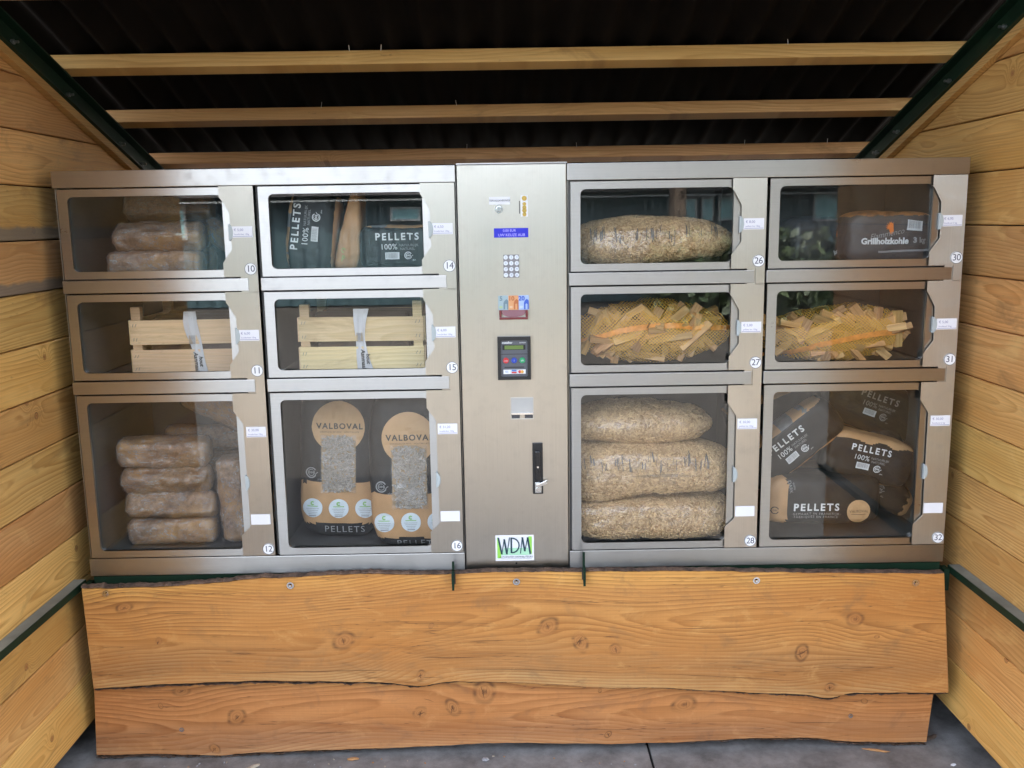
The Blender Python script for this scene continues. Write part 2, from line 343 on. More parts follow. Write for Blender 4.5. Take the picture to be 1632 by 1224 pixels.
# ------------------------------------------------------------------ shelter
sh = thing('wooden_shelter', 'open-fronted shelter of honey-coloured planks with green steel rafters and dark corrugated roof', 'shelter', (0, 1.3, 0))
SL = .322
def rz(Y, c=1.852): return ZB + c - SL*Y   # rafter top
YF, YB = -1.42, 1.34
levels = [-.597, -.400, -.218, -.044, .133, .312, .490, .666, .845, 1.017, 1.189, 1.367, 1.545, 1.722, 1.90, 2.08, 2.26]
random.seed(4)
for sgn in (-1, 1):
    # dark backing sheet added unseen behind the planks to stop light leaking through
    fm = MB(); xa, xb = sorted((sgn*1.632, sgn*1.66))
    fm.add([(x, y, z) for x in (xa, xb) for y, z in ((YF, levels[0]+ZB+.01), (YB, levels[0]+ZB+.01), (YB, rz(YB, 1.86)), (YF, rz(YF, 1.86)))], [(0, 1, 2, 3), (7, 6, 5, 4), (0, 4, 5, 1), (1, 5, 6, 2), (2, 6, 7, 3), (3, 7, 4, 0)])
    wl = part('wall_light_backing', fm, M('light_stop', (.035, .028, .02), .9), sh)
    L = YB-YF
    part('light_stop_skirt', bx(*sorted((sgn*1.715, sgn*1.745)), YF, YB, -.03, .20), M('light_stop'), sh); part('light_stop_ledge', bx(*sorted((sgn*1.6605, sgn*1.7145)), YF, YB, .15, .19), M('light_stop'), sh)  # unseen boards added outside to block light coming in under the planks
    for i in range(len(levels)-1):
        z0, z1 = levels[i]+ZB, levels[i+1]+ZB
        h = (z1-z0)-.004; zm = (z0+z1)/2; ym = (YF+YB)/2
        if z0 > rz(YF, 1.80): continue
        th = .026
        mb = MB().box(-L/2, L/2, -th/2, th/2, -h/2, h/2); me = mb.mesh('plank', WOOD_WALL_G if (sgn < 0 and i in (9, 10)) else WOOD_WALL)
        if z1 > rz(YB, 1.80):
            bm = bmesh.new(); bm.from_mesh(me)
            # local x = world y for sgn<0 ... the plank is turned by +90 degrees: local +x -> world +y
            c0 = Vector((0, 0, rz(ym, 1.80)-zm)); no = Vector((SL, 0, 1))
            bmesh.ops.bisect_plane(bm, geom=bm.verts[:]+bm.edges[:]+bm.faces[:], plane_co=c0, plane_no=no, clear_outer=True)
            bmesh.ops.contextual_create(bm, geom=[e for e in bm.edges if e.is_boundary]); bm.to_mesh(me); bm.free()
        bm = bmesh.new(); bm.from_mesh(me); bmesh.ops.bevel(bm, geom=[e for e in bm.edges if abs((e.verts[0].co-e.verts[1].co).normalized().x) > .8], offset=.003, segments=1, affect='EDGES'); bm.to_mesh(me); bm.free()
        if len(me.polygons) < 4: continue
        o = link('plank', me, wl, (sgn*(1.60+th/2+random.uniform(0, .003)), ym-1.3, zm)); o.rotation_euler = (0, 0, R(90))
        # screw heads
    # timber strip under the rafter, rafter, rail
    def slope_box(x0, x1, c0, c1, ya=YF-.1, yb=YB+.1):
        return MB().add([(x, y, rz(y, c)) for x in (x0, x1) for y in (ya, yb) for c in (c0, c1)], [(0, 1, 3, 2), (4, 6, 7, 5), (0, 4, 5, 1), (2, 3, 7, 6), (0, 2, 6, 4), (1, 5, 7, 3)])
    a, b = sorted((sgn*1.572, sgn*1.598)); part('batten', slope_box(a, b, 1.725, 1.757, yb=YB), WOOD_PURLIN, sh)
    rf = slope_box(*sorted((sgn*1.590, sgn*1.598)), 1.757, 1.85)           # web
    q = slope_box(*sorted((sgn*1.556, sgn*1.5895)), 1.757, 1.764); rf.add(q.v, q.f)
    q = slope_box(*sorted((sgn*1.556, sgn*1.5895)), 1.843, 1.85); rf.add(q.v, q.f)
    ra = part('rafter', rf, GREEN, sh)
    for y in (-.05, .31, .74, .95, 1.17):
        yy = y; zz = rz(yy, 1.80); part('bolt', MB().cyl((sgn*1.589, yy, zz), (sgn*1.578, yy, zz), .008, 6).cyl((sgn*1.578, yy, zz), (sgn*1.565, yy, zz), .0045, 8), GALV, ra)
    rl = MB().box(*sorted((sgn*1.558, sgn*1.598)), YF+.02, .02, ZB-.024, ZB-.019)
    part('rail', rl, GREEN_DUST, sh); part('rail_web', bx(*sorted((sgn*1.554, sgn*1.5579)), YF+.02, .02, ZB-.044, ZB-.0195), GREEN, sh)
    part('bracket', bx(*sorted((sgn*1.5285, sgn*1.548)), -.012, .03, ZB-.105, ZB-.0245), GREEN, sh)
for i, y in enumerate((-1.39, -.97, -.55, -.195, .275, .705, 1.13)):
    h, d = .052, .062; Lp = 3.29
    me = MB().box(-Lp/2, Lp/2, -d/2, d/2, -h/2, h/2).mesh('purlin', WOOD_PURLIN, bevel=.003)
    o = link('purlin', me, sh, (random.uniform(-.01, .01)+.012, y-1.3, rz(y+.0, 1.852)+h/2+.004)); o.rotation_euler = (-math.atan(SL), random.uniform(-.001, .001), 0)
# corrugated sheet
mb = MB(); nx = 460; xs = [-1.85+3.7*i/nx for i in range(nx+1)]; vs = []
for y in (-1.62, 1.55):
    vs += [(x, y, rz(y, 1.852)+.066+0.022*(1+math.sin(2*math.pi*x/.125))) for x in xs]
mb.add(vs, [(i, i+1, i+nx+2, i+nx+1) for i in range(nx)])
part('roof_sheet', mb, M('bitumen_sheet', (.0085, .007, .006), .9, spec=.08, vary=.3, vscale=5), sh, smooth=True)
bw = part('back_wall', bx(-1.75, 1.75, YB+.03, YB+.06, .02, rz(YB, 1.70)), GREEN, sh)
for i in range(len(levels)-5):
    z0, z1 = levels[i]+ZB, levels[i+1]+ZB
    if z1 > rz(YB, 1.75): break
    me = MB().box(-1.59, 1.59, -.0125, .0125, -(z1-z0)/2+.002, (z1-z0)/2-.002).mesh('plank', WOOD_WALL); link('plank', me, bw, (0, YB+.0125-1.3, (z0+z1)/2))
# nail tips that stick out above the purlins
for x, y in ((-.45, .275), (.98, .275), (-.21, .705), (-.19, 1.13), (.30, 1.13), (1.05, 1.13), (1.42, 1.13), (-.56, .275), (-.75, .705)):
    z = rz(y)+.06; part('nail', MB().cyl((x, y-.025, z), (x+random.uniform(-.004, .004), y-.03, z+.020), .0011, 5), GALV, sh)

# ------------------------------------------------------------------ stand with live-edge boards
st = thing('machine_stand', 'green steel stand under the lockers clad with two live-edge wooden boards', 'stand', (0, .1, 0))
fr = MB().box(-1.515, 1.515, -.002, .05, ZB-.056, ZB-.001).box(-1.515, 1.515, .66, .71, ZB-.056, ZB-.001)
for x in (-1.5, -.2, .15, 1.45): fr.box(x, x+.05, .051, .659, ZB-.055, ZB-.002)
part('frame', fr, GREEN, st)
for x in (-1.45, -.25, .22, 1.40):
    for y in (.28, .62): part('leg', bx(x, x+.045, y, y+.04, 0, ZB-.0565), GREEN, st)
UT = [(-1.5354, -.0237), (-1.4183, -.0235), (-1.257, -.0217), (-1.0929, -.0131), (-.9306, .0026), (-.767, .0066), (-.621, .0133), (-.515, .0137), (-.312, .006), (-.0687, .0126), (.2762, .0086), (.6083, .0057), (.9454, -.0058), (1.5033, -.0206)]
UB = [(-1.5286, -.4024), (-1.2866, -.39), (-.955, -.3818), (-.7391, -.3883), (-.514, -.395), (-.4241, -.404), (-.3589, -.4149), (-.2432, -.3953), (.0073, -.4049), (.3396, -.4331), (.4618, -.4305), (.7955, -.4554), (1.0458, -.471), (1.1216, -.4895), (1.1887, -.4663), (1.5483, -.4732)]
LB = [(-1.5586, -.6831), (-1.3191, -.6803), (-1.2343, -.6857), (-1.1081, -.6919), (-.9807, -.6819), (-.7593, -.6761), (-.5287, -.6718), (-.4203, -.6694), (-.0811, -.6567), (.3432, -.67), (.6249, -.6679), (.8071, -.6589), (1.0613, -.6614), (1.2333, -.6823), (1.4978, -.6895)]
LT = [(-1.5407, -.38), (1.5156, -.44)]
KU = [(-1.3927, -.0966, .026), (-1.2806, -.2242, .013), (-.6237, -.2341, .038), (-.3101, -.1828, .010), (-.29, -.184, .005), (.1041, -.1942, .034), (.2192, -.2534, .030), (.3436, -.2823, .022), (-.353, -.3714, .019), (1.1957, -.1845, .028), (1.0112, -.3078, .031), (1.2776, -.2528, .008), (1.1164, -.443, .018)]
KL = [(-1.2274, -.4337, .027), (-1.3073, -.4912, .010), (-1.0334, -.5385, .037), (-1.1222, -.664, .019), (-.3651, -.5328, .026), (-.2432, -.5141, .032), (-.1276, -.4546, .042), (.2923, -.4577, .008), (.5993, -.5193, .036), (.3223, -.632, .014), (1.26, -.5206, .011)]
def snoise(x, seed):
    return sum(math.sin(x*f+seed*(k+1)*1.7)*a for k, (f, a) in enumerate(((3.1, .5), (7.7, .3), (17.3, .15), (41, .08))))
def live_board(name, top, bot, yf, yb, knots, mat, seed, pith, lab, checks=()):
    nx, nz = 420, 64
    U = np.linspace(0, 1, nx+1)
    tx = [p[0] for p in top]; tz = [p[1] for p in top]; bxx = [p[0] for p in bot]; bz = [p[1] for p in bot]
    TX = tx[0]+(tx[-1]-tx[0])*U; BX = bxx[0]+(bxx[-1]-bxx[0])*U
    TZ = np.interp(TX, tx, tz); BZ = np.interp(BX, bxx, bz)
    ker = np.ones(9)/9; 
    sm = lambda a: np.convolve(np.pad(a, 4, 'edge'), ker, 'valid')
    TZ, BZ = sm(TZ), sm(BZ)
    j = np.array([snoise(u*30, seed)*.0016 for u in U]); TZ += j; BZ += np.roll(j, 57)
    V = np.linspace(0, 1, nz+1)[:, None]
    X = TX*(1-V)+BX*V; Z = TZ*(1-V)+BZ*V
    # slightly ragged saw-cut ends
    zc = Z.copy(); rho = np.full(X.shape, 99.); kdk = np.full(X.shape, .5)
    for kx, kz, r in knots:
        q = np.sqrt(((X-kx)/1.9)**2+(Z-kz)**2); wq = np.exp(-(q/(2.9*r))**2); zc = zc*(1-wq)+(kz+.35*(Z-kz))*wq
        ang = np.arctan2(Z-kz, X-kx); kh = math.sin(kx*913.7+kz*77)*.5+.5; asp = .75+.6*kh; th_ = kx*37.; U_ = (X-kx)*math.cos(th_)+(Z-kz)*math.sin(th_); V_ = -(X-kx)*math.sin(th_)+(Z-kz)*math.cos(th_)
        rr = np.sqrt((U_*asp)**2+(V_/asp**.5)**2)/(r*.86*(1+.05*np.sin(2*ang+kx*40)+.03*np.sin(5*ang+kx*90))); kdk = np.where(rr < rho, .25+.75*((kh*7.3) % 1), kdk); rho = np.minimum(rho, rr)
    pz = pith+.05*np.sin(X*1.7+seed)+.02*np.sin(X*5.1+seed*2)
    d = .03+.014*np.sin(X*1.9+seed*1.3)+.005*np.sin(X*5.1+seed)
    g = np.sqrt((zc-pz)**2*.55+d**2)+.010*np.sin(X*1.3+seed)+.003*np.sin(X*7.3+Z*9+seed)
    n1 = nx+1; N = n1*(nz+1)
    YF_ = yf+np.array([[.004*math.sin(u*5+seed)] for u in U]).T*np.ones_like(Z)+.012*np.cos(V*math.pi)*0
    front = np.stack([X, YF_, Z+ZB], -1).reshape(-1, 3)
    back = front.copy(); back[:, 1] = yb
    ring = [i for i in range(n1)] + [k*n1+nx for k in range(1, nz+1)] + [nz*n1+i for i in range(nx-1, -1, -1)] + [k*n1 for k in range(nz-1, 0, -1)]
    mb = MB()
    vs = [tuple(v) for v in front]+[tuple(back[i]) for i in ring]
    fs = [(k*n1+i, (k+1)*n1+i, (k+1)*n1+i+1, k*n1+i+1) for k in range(nz) for i in range(nx)]
    nr = len(ring); fs += [(ring[i], ring[(i+1) % nr], N+(i+1) % nr, N+i) for i in range(nr)]
    mb.add(vs, fs); o = part('live_edge_board', mb, mat, st, label=lab)
    me = o.data
    for nm, arr, dv in (('grain', g, 0), ('knot', rho, 99), ('across', V*np.ones_like(X), 0), ('knotdark', kdk, 0)):
        at = me.attributes.new(nm, 'FLOAT', 'POINT'); at.data.foreach_set('value', np.concatenate([arr.reshape(-1), arr.reshape(-1)[ring]]).astype(np.float32))
    cm = MB(); rk = random.Random(seed+70)
    def sliver(pts, w_):
        n_ = len(pts); vs_ = []
        for i_, (a_, b_) in enumerate(pts):
            ww = w_*math.sin(math.pi*(i_+.15)/(n_-1+.3)); p0, p1 = pts[max(i_-1, 0)], pts[min(i_+1, n_-1)]; L_ = math.hypot(p1[0]-p0[0], p1[1]-p0[1]) or 1; nx_, nz_ = -(p1[1]-p0[1])/L_*ww, (p1[0]-p0[0])/L_*ww
            vs_ += [(a_-nx_, yf-.0052, b_-nz_+ZB), (a_+nx_, yf-.0052, b_+nz_+ZB)]
        cm.add(vs_, [(2*i_, 2*i_+2, 2*i_+3, 2*i_+1) for i_ in range(n_-1)])
    for kx, kz, r in knots:
        if r < .012: continue
        for _ in range(rk.randint(1, 3)):
            a0 = rk.choice((90, 80, 100, 60, 20))+rk.uniform(-15, 15); l_ = r*rk.uniform(.35, .75); ox, oz = kx+rk.uniform(-.2, .2)*r, kz+rk.uniform(-.2, .2)*r
            sliver([(ox+math.cos(R(a0))*l_*(q/4-.5)*2+rk.uniform(-.002, .002), oz+math.sin(R(a0))*l_*(q/4-.5)*2) for q in range(5)], rk.uniform(.0008, .0018))
    for xa, za, xb, zb_ in checks:
        n_ = max(8, int((xb-xa)*40)); sliver([(xa+(xb-xa)*q/n_, za+(zb_-za)*q/n_+.0025*noise.noise(Vector((q*.35, seed, xa)))+.004*math.sin(q*.13+xa)) for q in range(n_+1)], rk.uniform(.0007, .0012))
    part('cracks', cm, M('crack_dark', (.15, .068, .026), .9), o, kind='stuff')
    def bark(E, dirn, hgt, nm, sd):
        mbk = MB(); k = 7; vs = []; rnd = random.Random(sd)
        for i in range(0, nx+1):
            x, z = E[i]; hh = hgt(i/nx)*(.75+.5*noise.noise(Vector((x*22, sd, 0)))+.35*noise.noise(Vector((x*70, sd, 3))))+.001
            hh = max(hh, .0006)
            for q in range(k):
                a = math.pi*q/(k-1); yy = yf-.0015+(yb-yf+.003)*(1-math.cos(a))/2
                vs.append((x, yy+.003*noise.noise(Vector((x*50, q*3.1, sd))), z+ZB+dirn*(math.sin(a)*hh*.6+hh*.55)*(1+.25*noise.noise(Vector((x*90, q, sd))))-dirn*.002))
        mbk.add(vs, [(i*k+q, (i+1)*k+q, (i+1)*k+q+1, i*k+q+1) for i in range(nx) for q in range(k-1)])
        part('bark_edge', mbk, M('bark', (.11, .068, .045), .9, vary=.8, vscale=40, bump=.9, bscale=120), o)
    bark(list(zip(TX, TZ)), 1, (lambda u: .014-.009*u) if seed == 1 else (lambda u: .002), name, seed)
    bark(list(zip(BX, BZ)), -1, (lambda u: .010+.005*math.sin(u*9)) if seed == 1 else (lambda u: .010+.006*math.sin(u*7+1)), name, seed+9)
    return o
b1 = live_board('upper', UT, UB, -.062, -.030, KU, WOOD_BOARD, 1, -.205, 'wide upper live-edge board with knots and a row of bolt heads', [(-1.12, -.345, -.40, -.352), (-.25, -.345, .40, -.375), (.42, -.378, 1.08, -.420), (-.56, -.083, -.50, -.084), (-1.02, -.27, -.93, -.275), (.55, -.21, .72, -.215), (-.35, -.30, -.12, -.306)])
b2 = live_board('lower', LT, LB, -.0285, -.004, KL, WOOD_BOARD2, 2, -.56, 'narrower reddish lower live-edge board tucked behind the upper one', [(-1.18, -.435, -1.13, -.437), (-1.10, -.655, -.93, -.645), (-.35, -.475, -.31, -.492), (.15, -.61, .52, -.62), (.95, -.60, 1.2, -.605), (-.9, -.60, -.55, -.607)])
def bolt(x, z, y, r, par):
    part('bolt', MB().cyl((x, y, z), (x, y-.003, z), r*1.25, 16).cyl((x, y-.003, z), (x, y-.008, z), r*.8, 12, r2=r*.45), CHROME, par, smooth=False)
for x, z in ((-1.4485, -.0393), (-.7995, -.0207), (-.0051, -.0212), (.8398, -.0319), (1.4029, -.0515)): bolt(x, z+ZB, -.066, .010, b1)
for x, z in ((-1.2356, -.5818), (1.2097, -.5743)): bolt(x, z+ZB, -.032, .0065, b2)
for x, z0, z1 in ((-.2262, -.038, .058), (.2322, -.030, .085)):
    pl = [(-.060, z0+.03), (-.098, z0), (-.098, z0+.052), (-.085, z0+.064), (-.066, z0+.064), (-.064, z1-.004), (-.056, z1-.004), (-.056, z0+.03)]
    mb = MB(); n = len(pl); vs = [(x-.0042, y, z+ZB) for y, z in pl]+[(x+.0042, y, z+ZB) for y, z in pl]
    mb.add(vs, [tuple(range(n)), tuple(range(2*n-1, n-1, -1))]+[(i, i+n, (i+1) % n+n, (i+1) % n) for i in range(n)])
    part('steel_tab', mb, GREEN, st)
    part('slot', bx(x-.007, x+.007, -.0672, -.0622, z0+ZB+.012, ZB+z0+.055), DARKGAP, st)

# ------------------------------------------------------------------ locker cabinets
CW = .669
ROWS = [(1.056, 1.354), (.709, 1.003), (.068, .654)]
def rounded(x0, x1, z0, z1, r, seg=5):
    pts = []
    for cx, cz, a0 in ((x1-r, z1-r, 0), (x0+r, z1-r, 90), (x0+r, z0+r, 180), (x1-r, z0+r, 270)):
        pts += [[(cx+r*math.cos(R(a0+90*i/seg)), cz+r*math.sin(R(a0+90*i/seg))) for i in range(seg+1)]]
    return pts
def frame_mesh(x0, x1, z0, z1, wx0, wx1, wz0, wz1, r, y0, y1):
    mb = MB(); arcs = rounded(wx0, wx1, wz0, wz1, r); corners = [(x1, z1), (x0, z1), (x0, z0), (x1, z0)]
    inner = [p for a in arcs for p in a]; n = len(inner); k = len(arcs[0])
    vs = [(x, y0, z) for x, z in corners+inner]+[(x, y1, z) for x, z in corners+inner]; o = 4+n
    for q in range(4):
        for i in range(k-1):
            a, b = 4+q*k+i, 4+q*k+i+1; mb.f += [(q, b, a), (q+o, a+o, b+o)]
        a = 4+q*k+k-1; b = 4+((q+1) % 4)*k; c = (q+1) % 4
        mb.f += [(q, c, b, a), (q+o, a+o, b+o, c+o)]
        mb.f.append((q, q+o, c+o, c))
    for i in range(n):
        a, b = 4+i, 4+(i+1) % n; mb.f.append((a, b, b+o, a+o))
    mb.v = vs; mb.mi = [0]*len(mb.f)
    me_fix = mb; return me_fix
NUM = {0: ('10', '11', '12'), 1: ('14', '15', '16'), 2: ('26', '27', '28'), 3: ('30', '31', '32')}
PRICE = {'10': '€ 5,00', '11': '€ 6,00', '12': '€ 30,00', '14': '€ 6,50', '15': '€ 6,00', '16': '€ 31,20', '26': '€ 8,00', '27': '€ 5,00', '28': '€ 30,00', '30': '€ 6,95', '31': '€ 5,00', '32': '€ 30,00'}
LINE2 = {'1': 'houtbriket 10kg', '2': 'pellets los 15kg', '3': 'houtkool 3 kg'}
random.seed(11)
DEP = .66
tiltz = {'10': .25, '11': .2, '12': .2, '14': -.3, '15': -.2, '16': -.2, '26': .5, '27': .6, '28': .5, '30': .2, '31': .2, '32': .15}
def cabinet(xl, cols, label):
    cb = thing('locker_cabinet', label, 'locker cabinet', (xl+CW, .3, ZB))
    xr = xl+2*CW; mb = MB(); y0 = .022; y1 = DEP
    for z0, z1 in ((.004, .0615), (.664, .700), (1.012, 1.047), (1.360, 1.412)): mb.box(xl+.003, xr-.003, y0, y1, ZB+z0, ZB+z1)
    for x in (xl+.002, xl+CW-.004, xr-.010):
        for z0, z1 in ((.0616, .6639), (.7001, 1.0119), (1.0471, 1.3599)): mb.box(x, x+.008, y0, y1, ZB+z0, ZB+z1)
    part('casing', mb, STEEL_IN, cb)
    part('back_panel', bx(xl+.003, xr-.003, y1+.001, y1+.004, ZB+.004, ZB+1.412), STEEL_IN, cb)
    for sx0 in (xl, xr-.0015): part('side_sheet', bx(sx0, sx0+.0015, .010, y1+.004, ZB+.001, ZB+1.3575), STEEL_V, cb)
    part('top_bar', bx(xl-.002, xr+.002 if xl > 0 else xr, -.006, DEP+.006, ZB+1.3585, ZB+1.414), STEEL_H, cb, bevel=.0022)
    part('bottom_bar', bx(xl, xr, -.004, .0215, ZB+.001, ZB+.0655), STEEL_H, cb, bevel=.0022)
    for ci in range(2):
        x0 = xl+ci*CW
        for ri, (zb, zt) in enumerate(ROWS):
            num = NUM[cols+ci][ri]
            dm = frame_mesh(0, .600, zb+ZB, zt+ZB, .033, .5475, zb+ZB+.0245, zt+ZB-.0245, .018, -.0055, .0055)
            hinge = Vector((x0+.009, .006, 0)); dl = hinge-Vector((xl+CW, .3, ZB))
            d = link('door', dm.mesh('door', STEEL_H), cb, dl); d.rotation_euler = (0, 0, R(tiltz[num]*.35)); d['label'] = 'locker door number '+num+' with steel frame and clear pane'
            gz0, gz1 = zb+ZB+.012, zt+ZB-.012
            link('glass_pane', bx(.018, .565, .0058, .0098, gz0, gz1).mesh('glass_pane', GLASS), d)
            zm = (zb+zt)/2+ZB if ri < 2 else zb+ZB+.27
            tb = MB(); n = 12; arc = [(.566+.016*math.sin(math.pi*i/n), -.028*math.cos(math.pi*i/n)) for i in range(n+1)]
            tb.prism([(x, zm+z) for x, z in arc], -.0195, -.0062); link('pull_tab', tb.mesh('pull_tab', M('pull_tab_grey', (.42, .47, .47), .3), bevel=.002), d)
            # latch plate with its waisted left edge, running down beside the rail
            H = zt-zb; e0, e1 = (.035, .088) if ri < 2 else (.062, .108); f0, f1 = (.093, .048) if ri < 2 else (.110, .078)
            X = lambda v: x0+v
            top = zt+ZB+.003; bot = zb+ZB
            low = bot-.052 if ri < 2 else bot+.001
            pl = [(X(.550), top), (X(.550), top-e0), (X(.562), top-e0-.018), (X(.581), top-e1), (X(.583), bot+f0), (X(.550), bot+f1), (X(.550), bot+.002)]
            pl += [(X(.634), bot+.002), (X(.634), low), (X(.6645), low), (X(.6645), top)] if ri < 2 else [(X(.6645), bot+.002), (X(.6645), top)]
            lp = part('latch_plate', MB().prism(pl, -.0092, -.0065).box(X(.605), X(.662), -.0064, .02, low+.001, top-.001), STEEL_V, cb)
            bxp = MB().cyl((X(.642), -.0095, bot+.027), (X(.642), -.0125, bot+.027), .0205, 32)
            pr = Print(flat(-.0125)); pr.world = True
            pr.text(num, X(.642), bot+.027, .031, INK, 1, space=.92)
            pr.arc(X(.642), bot+.027, .0190, .0205, 0, 360, GREYPL, 1, 32)
            bd = part('number_badge', bxp, BADGE, lp)
            pr2 = pr; 
            for it in pr.items: pass
            mbp = MB(); mats = [INK, GREYPL]
            for vs, fs, mt, ly in pr.items: mbp.add([(a, -.0125-.0004*ly, b) for a, b in vs], fs, mats.index(mt))
            # digits join the badge mesh
            o0 = ORG[bd]; me = bd.data
            allmb = MB(); allmb.add([tuple(v.co) for v in me.vertices], [tuple(p.vertices) for p in me.polygons]); allmb.add([tuple(Vector(v)-o0) for v in mbp.v], mbp.f)
            allmb.mi = [0]*len(me.polygons)+[i+1 for i in mbp.mi]; bd.data = allmb.mesh('number_badge', [BADGE, INK, GREYPL])
            labs = [(.588, 1.188-1.056 if ri == 0 else .840-.709)] if ri < 2 else [(.588, .502-.068), (.587, .186-.068)]
            for li, (lx, lz) in enumerate(labs):
                lx += random.uniform(-.003, .003); lz += bot
                mbl = MB().box(X(lx), X(lx+.068), -.0115, -.0094, lz, lz+.037)
                o0 = ORG[lp]; txt = MB(); mm = []
                if li == 0:
                    for s_, zz, sz in ((PRICE[num], .025, .0120), (LINE2[num[0]], .0105, .0078)):
                        vs, fs = text2d(s_, sz, align='LEFT'); txt.add([(X(lx+.006)+a, -.0119, lz+zz+b) for a, b in vs], fs)
                    txt.add([(X(lx+.002), -.0119, lz+.003), (X(lx+.066), -.0119, lz+.003), (X(lx+.066), -.0119, lz+.0045), (X(lx+.002), -.0119, lz+.0045)], [(0, 1, 2, 3)])
                nb = len(mbl.f); mbl.add(txt.v, txt.f, 1); part('price_label', mbl, [WHITE, INKV], lp)
        for z0, z1 in ((1.009, 1.0515), (.6605, .7045)):
            part('shelf_rail', bx(x0+.003, x0+.631, -.0075, .0215, ZB+z0, ZB+z1), STEEL_H, cb, bevel=.0015)
    return cb
cabinet(-1.525, 0, 'stainless steel locker cabinet holding briquettes, crates and kraft pellet sacks, doors 10 to 16')
cabinet(.187, 2, 'stainless steel locker cabinet holding clear pellet bags, net bags and charcoal, doors 26 to 32')

# ------------------------------------------------------------------ payment column
pc = thing('payment_column', 'tall steel payment column with keypad and card reader between two locker cabinets', 'payment terminal', (0, .3, ZB))
part('casing', bx(-.184, .184, .006, DEP, ZB+.002, ZB+1.412), STEEL_IN, pc)
part('front_door', bx(-.1815, .1815, -.014, .005, ZB+.003, ZB+1.414), STEEL_V, pc, bevel=.003)
part('cap', bx(-.1835, .1835, -.018, .02, ZB+1.4145, ZB+1.4185), STEEL_H, pc)
YP = -.014
def sticker(name, x0, x1, z0, z1, mat, th=.0008, par=pc): return part(name, bx(x0, x1, YP-th, YP-.0001, ZB+z0, ZB+z1), mat, par)
def prn(par, y): p_ = Print(flat(y)); p_.world = True; return p_
s_ = sticker('return_button_sticker', -.076, -.006, 1.283, 1.308, WHITE)
p_ = prn(s_, YP-.0009); p_.text('TERUGGAVEKNOP', -.041, ZB+1.2955, .0085, INK, 1); p_.build('lettering', s_)
kl = part('return_button', MB().cyl((-.044, YP, ZB+1.268), (-.044, YP-.006, ZB+1.268), .0135, 24).cyl((-.044, YP-.006, ZB+1.268), (-.044, YP-.011, ZB+1.268), .0095, 20, r2=.008), CHROME, pc)
part('coin_slot', bx(.0235, .0262, YP-.001, YP-.0001, ZB+1.252, ZB+1.294), BLACKPL, pc)
cs = sticker('coin_sticker', .029, .053, 1.242, 1.312, WHITE)
p_ = prn(cs, YP-.0009); gold = M('print_gold', (.66, .47, .10), .5); gs = M('print_gold2', (.50, .34, .06), .5)
for z, r in ((1.302, .0082), (1.284, .0060), (1.272, .0068), (1.262, .0076), (1.2495, .0068)):
    p_.disc(.041, ZB+z, r, gold, 1); p_.arc(.041, ZB+z, r*.55, r*.7, 0, 360, gs, 2)
p_.build('coins_print', cs)
t = NT('display_blue'); t.p(Base_Color=(.02, .02, .25), Roughness=.15, Emission_Color=(.03, .03, .55), Emission_Strength=.05)
dp = sticker('display', -.062, .053, 1.174, 1.205, t.m, .002)
p_ = prn(dp, YP-.0021); lcd = M('lcd_text', (.35, .3, .7), .4, emit=((.35, .35, .8), .05))
p_.text('0,00 EUR', -.010, ZB+1.1965, .0115, lcd, 1); p_.text('UW KEUZE AUB', -.003, ZB+1.182, .0125, lcd, 1); p_.build('display_text', dp)
kp = sticker('keypad', -.032, .021, 1.040, 1.117, M('keypad_plate', (.24, .23, .24), .35, .6), .0015)
for i, ch in enumerate('123456789*0#'):
    x = -.024+.0186*(i % 3); z = ZB+1.108-.0197*(i//3)
    k_ = MB().cyl((x, YP-.0016, z), (x, YP-.0055, z), .0075, 18, r2=.0068); vs, fs = text2d(ch, .0095); k_.add([(x+a, YP-.0058, z+b) for a, b in vs], fs, 1)
    part('key', k_, [M('key_metal', (.74, .77, .82), .3, .4), INKV], kp)
ns = sticker('banknote_sticker', -.052, .052, .931, .980, WHITE)
p_ = prn(ns, YP-.0009)
cols = [((.36, .47, .50), (.16, .24, .28), (.42, .55, .28)), ((.72, .36, .16), (.50, .16, .05), (.75, .5, .3)), ((.40, .52, .78), (.05, .12, .55), (.55, .65, .85))]
for i, (a, b, c_) in enumerate(cols):
    xa = -.052+.0347*i; ma = [M('note%d%d' % (i, k), q, .5) for k, q in enumerate((a, b, c_))]
    p_.rect(xa, xa+.0347, ZB+.9312, ZB+.9798, ma[0], 1)
    p_.text(('5', '10', '20')[i], xa+.010, ZB+.9695, .021, ma[1], 3, bold=.0005)
    p_.poly([(xa+.018, ZB+.933), (xa+.023, ZB+.933), (xa+.023, ZB+.950), (xa+.0265, ZB+.953), (xa+.030, ZB+.950), (xa+.030, ZB+.933), (xa+.0342, ZB+.933), (xa+.0342, ZB+.962), (xa+.028, ZB+.968), (xa+.021, ZB+.962), (xa+.018, ZB+.955)], ma[1], 2)
    p_.disc(xa+.009, ZB+.941, .006, ma[2], 2, ry=.004)
p_.build('banknote_print', ns)
t = NT('red_lens'); t.p(Base_Color=(.16, .010, .014), Roughness=.35); t.b.inputs['Coat Weight'].default_value = .5
nsl = MB(); zt, zb2 = ZB+.931, ZB+.899
nsl.box(-.049, .048, YP-.012, YP-.0001, zb2, zb2+.008).box(-.049, -.041, YP-.012, YP-.0001, zb2+.0081, zt).box(.040, .048, YP-.012, YP-.0001, zb2+.0081, zt)
nb = part('banknote_slot', nsl, t.m, pc, bevel=.0015)
vs = []; n = 20
for i in range(n+1):
    a = math.pi*i/n; vs += [(-.0005-.040*math.cos(a), YP-.0030, zt), (-.0005-.040*math.cos(a), YP-.0118+.004*math.cos(a)**2, zb2+.0085+.014*(1-math.sin(a)))]
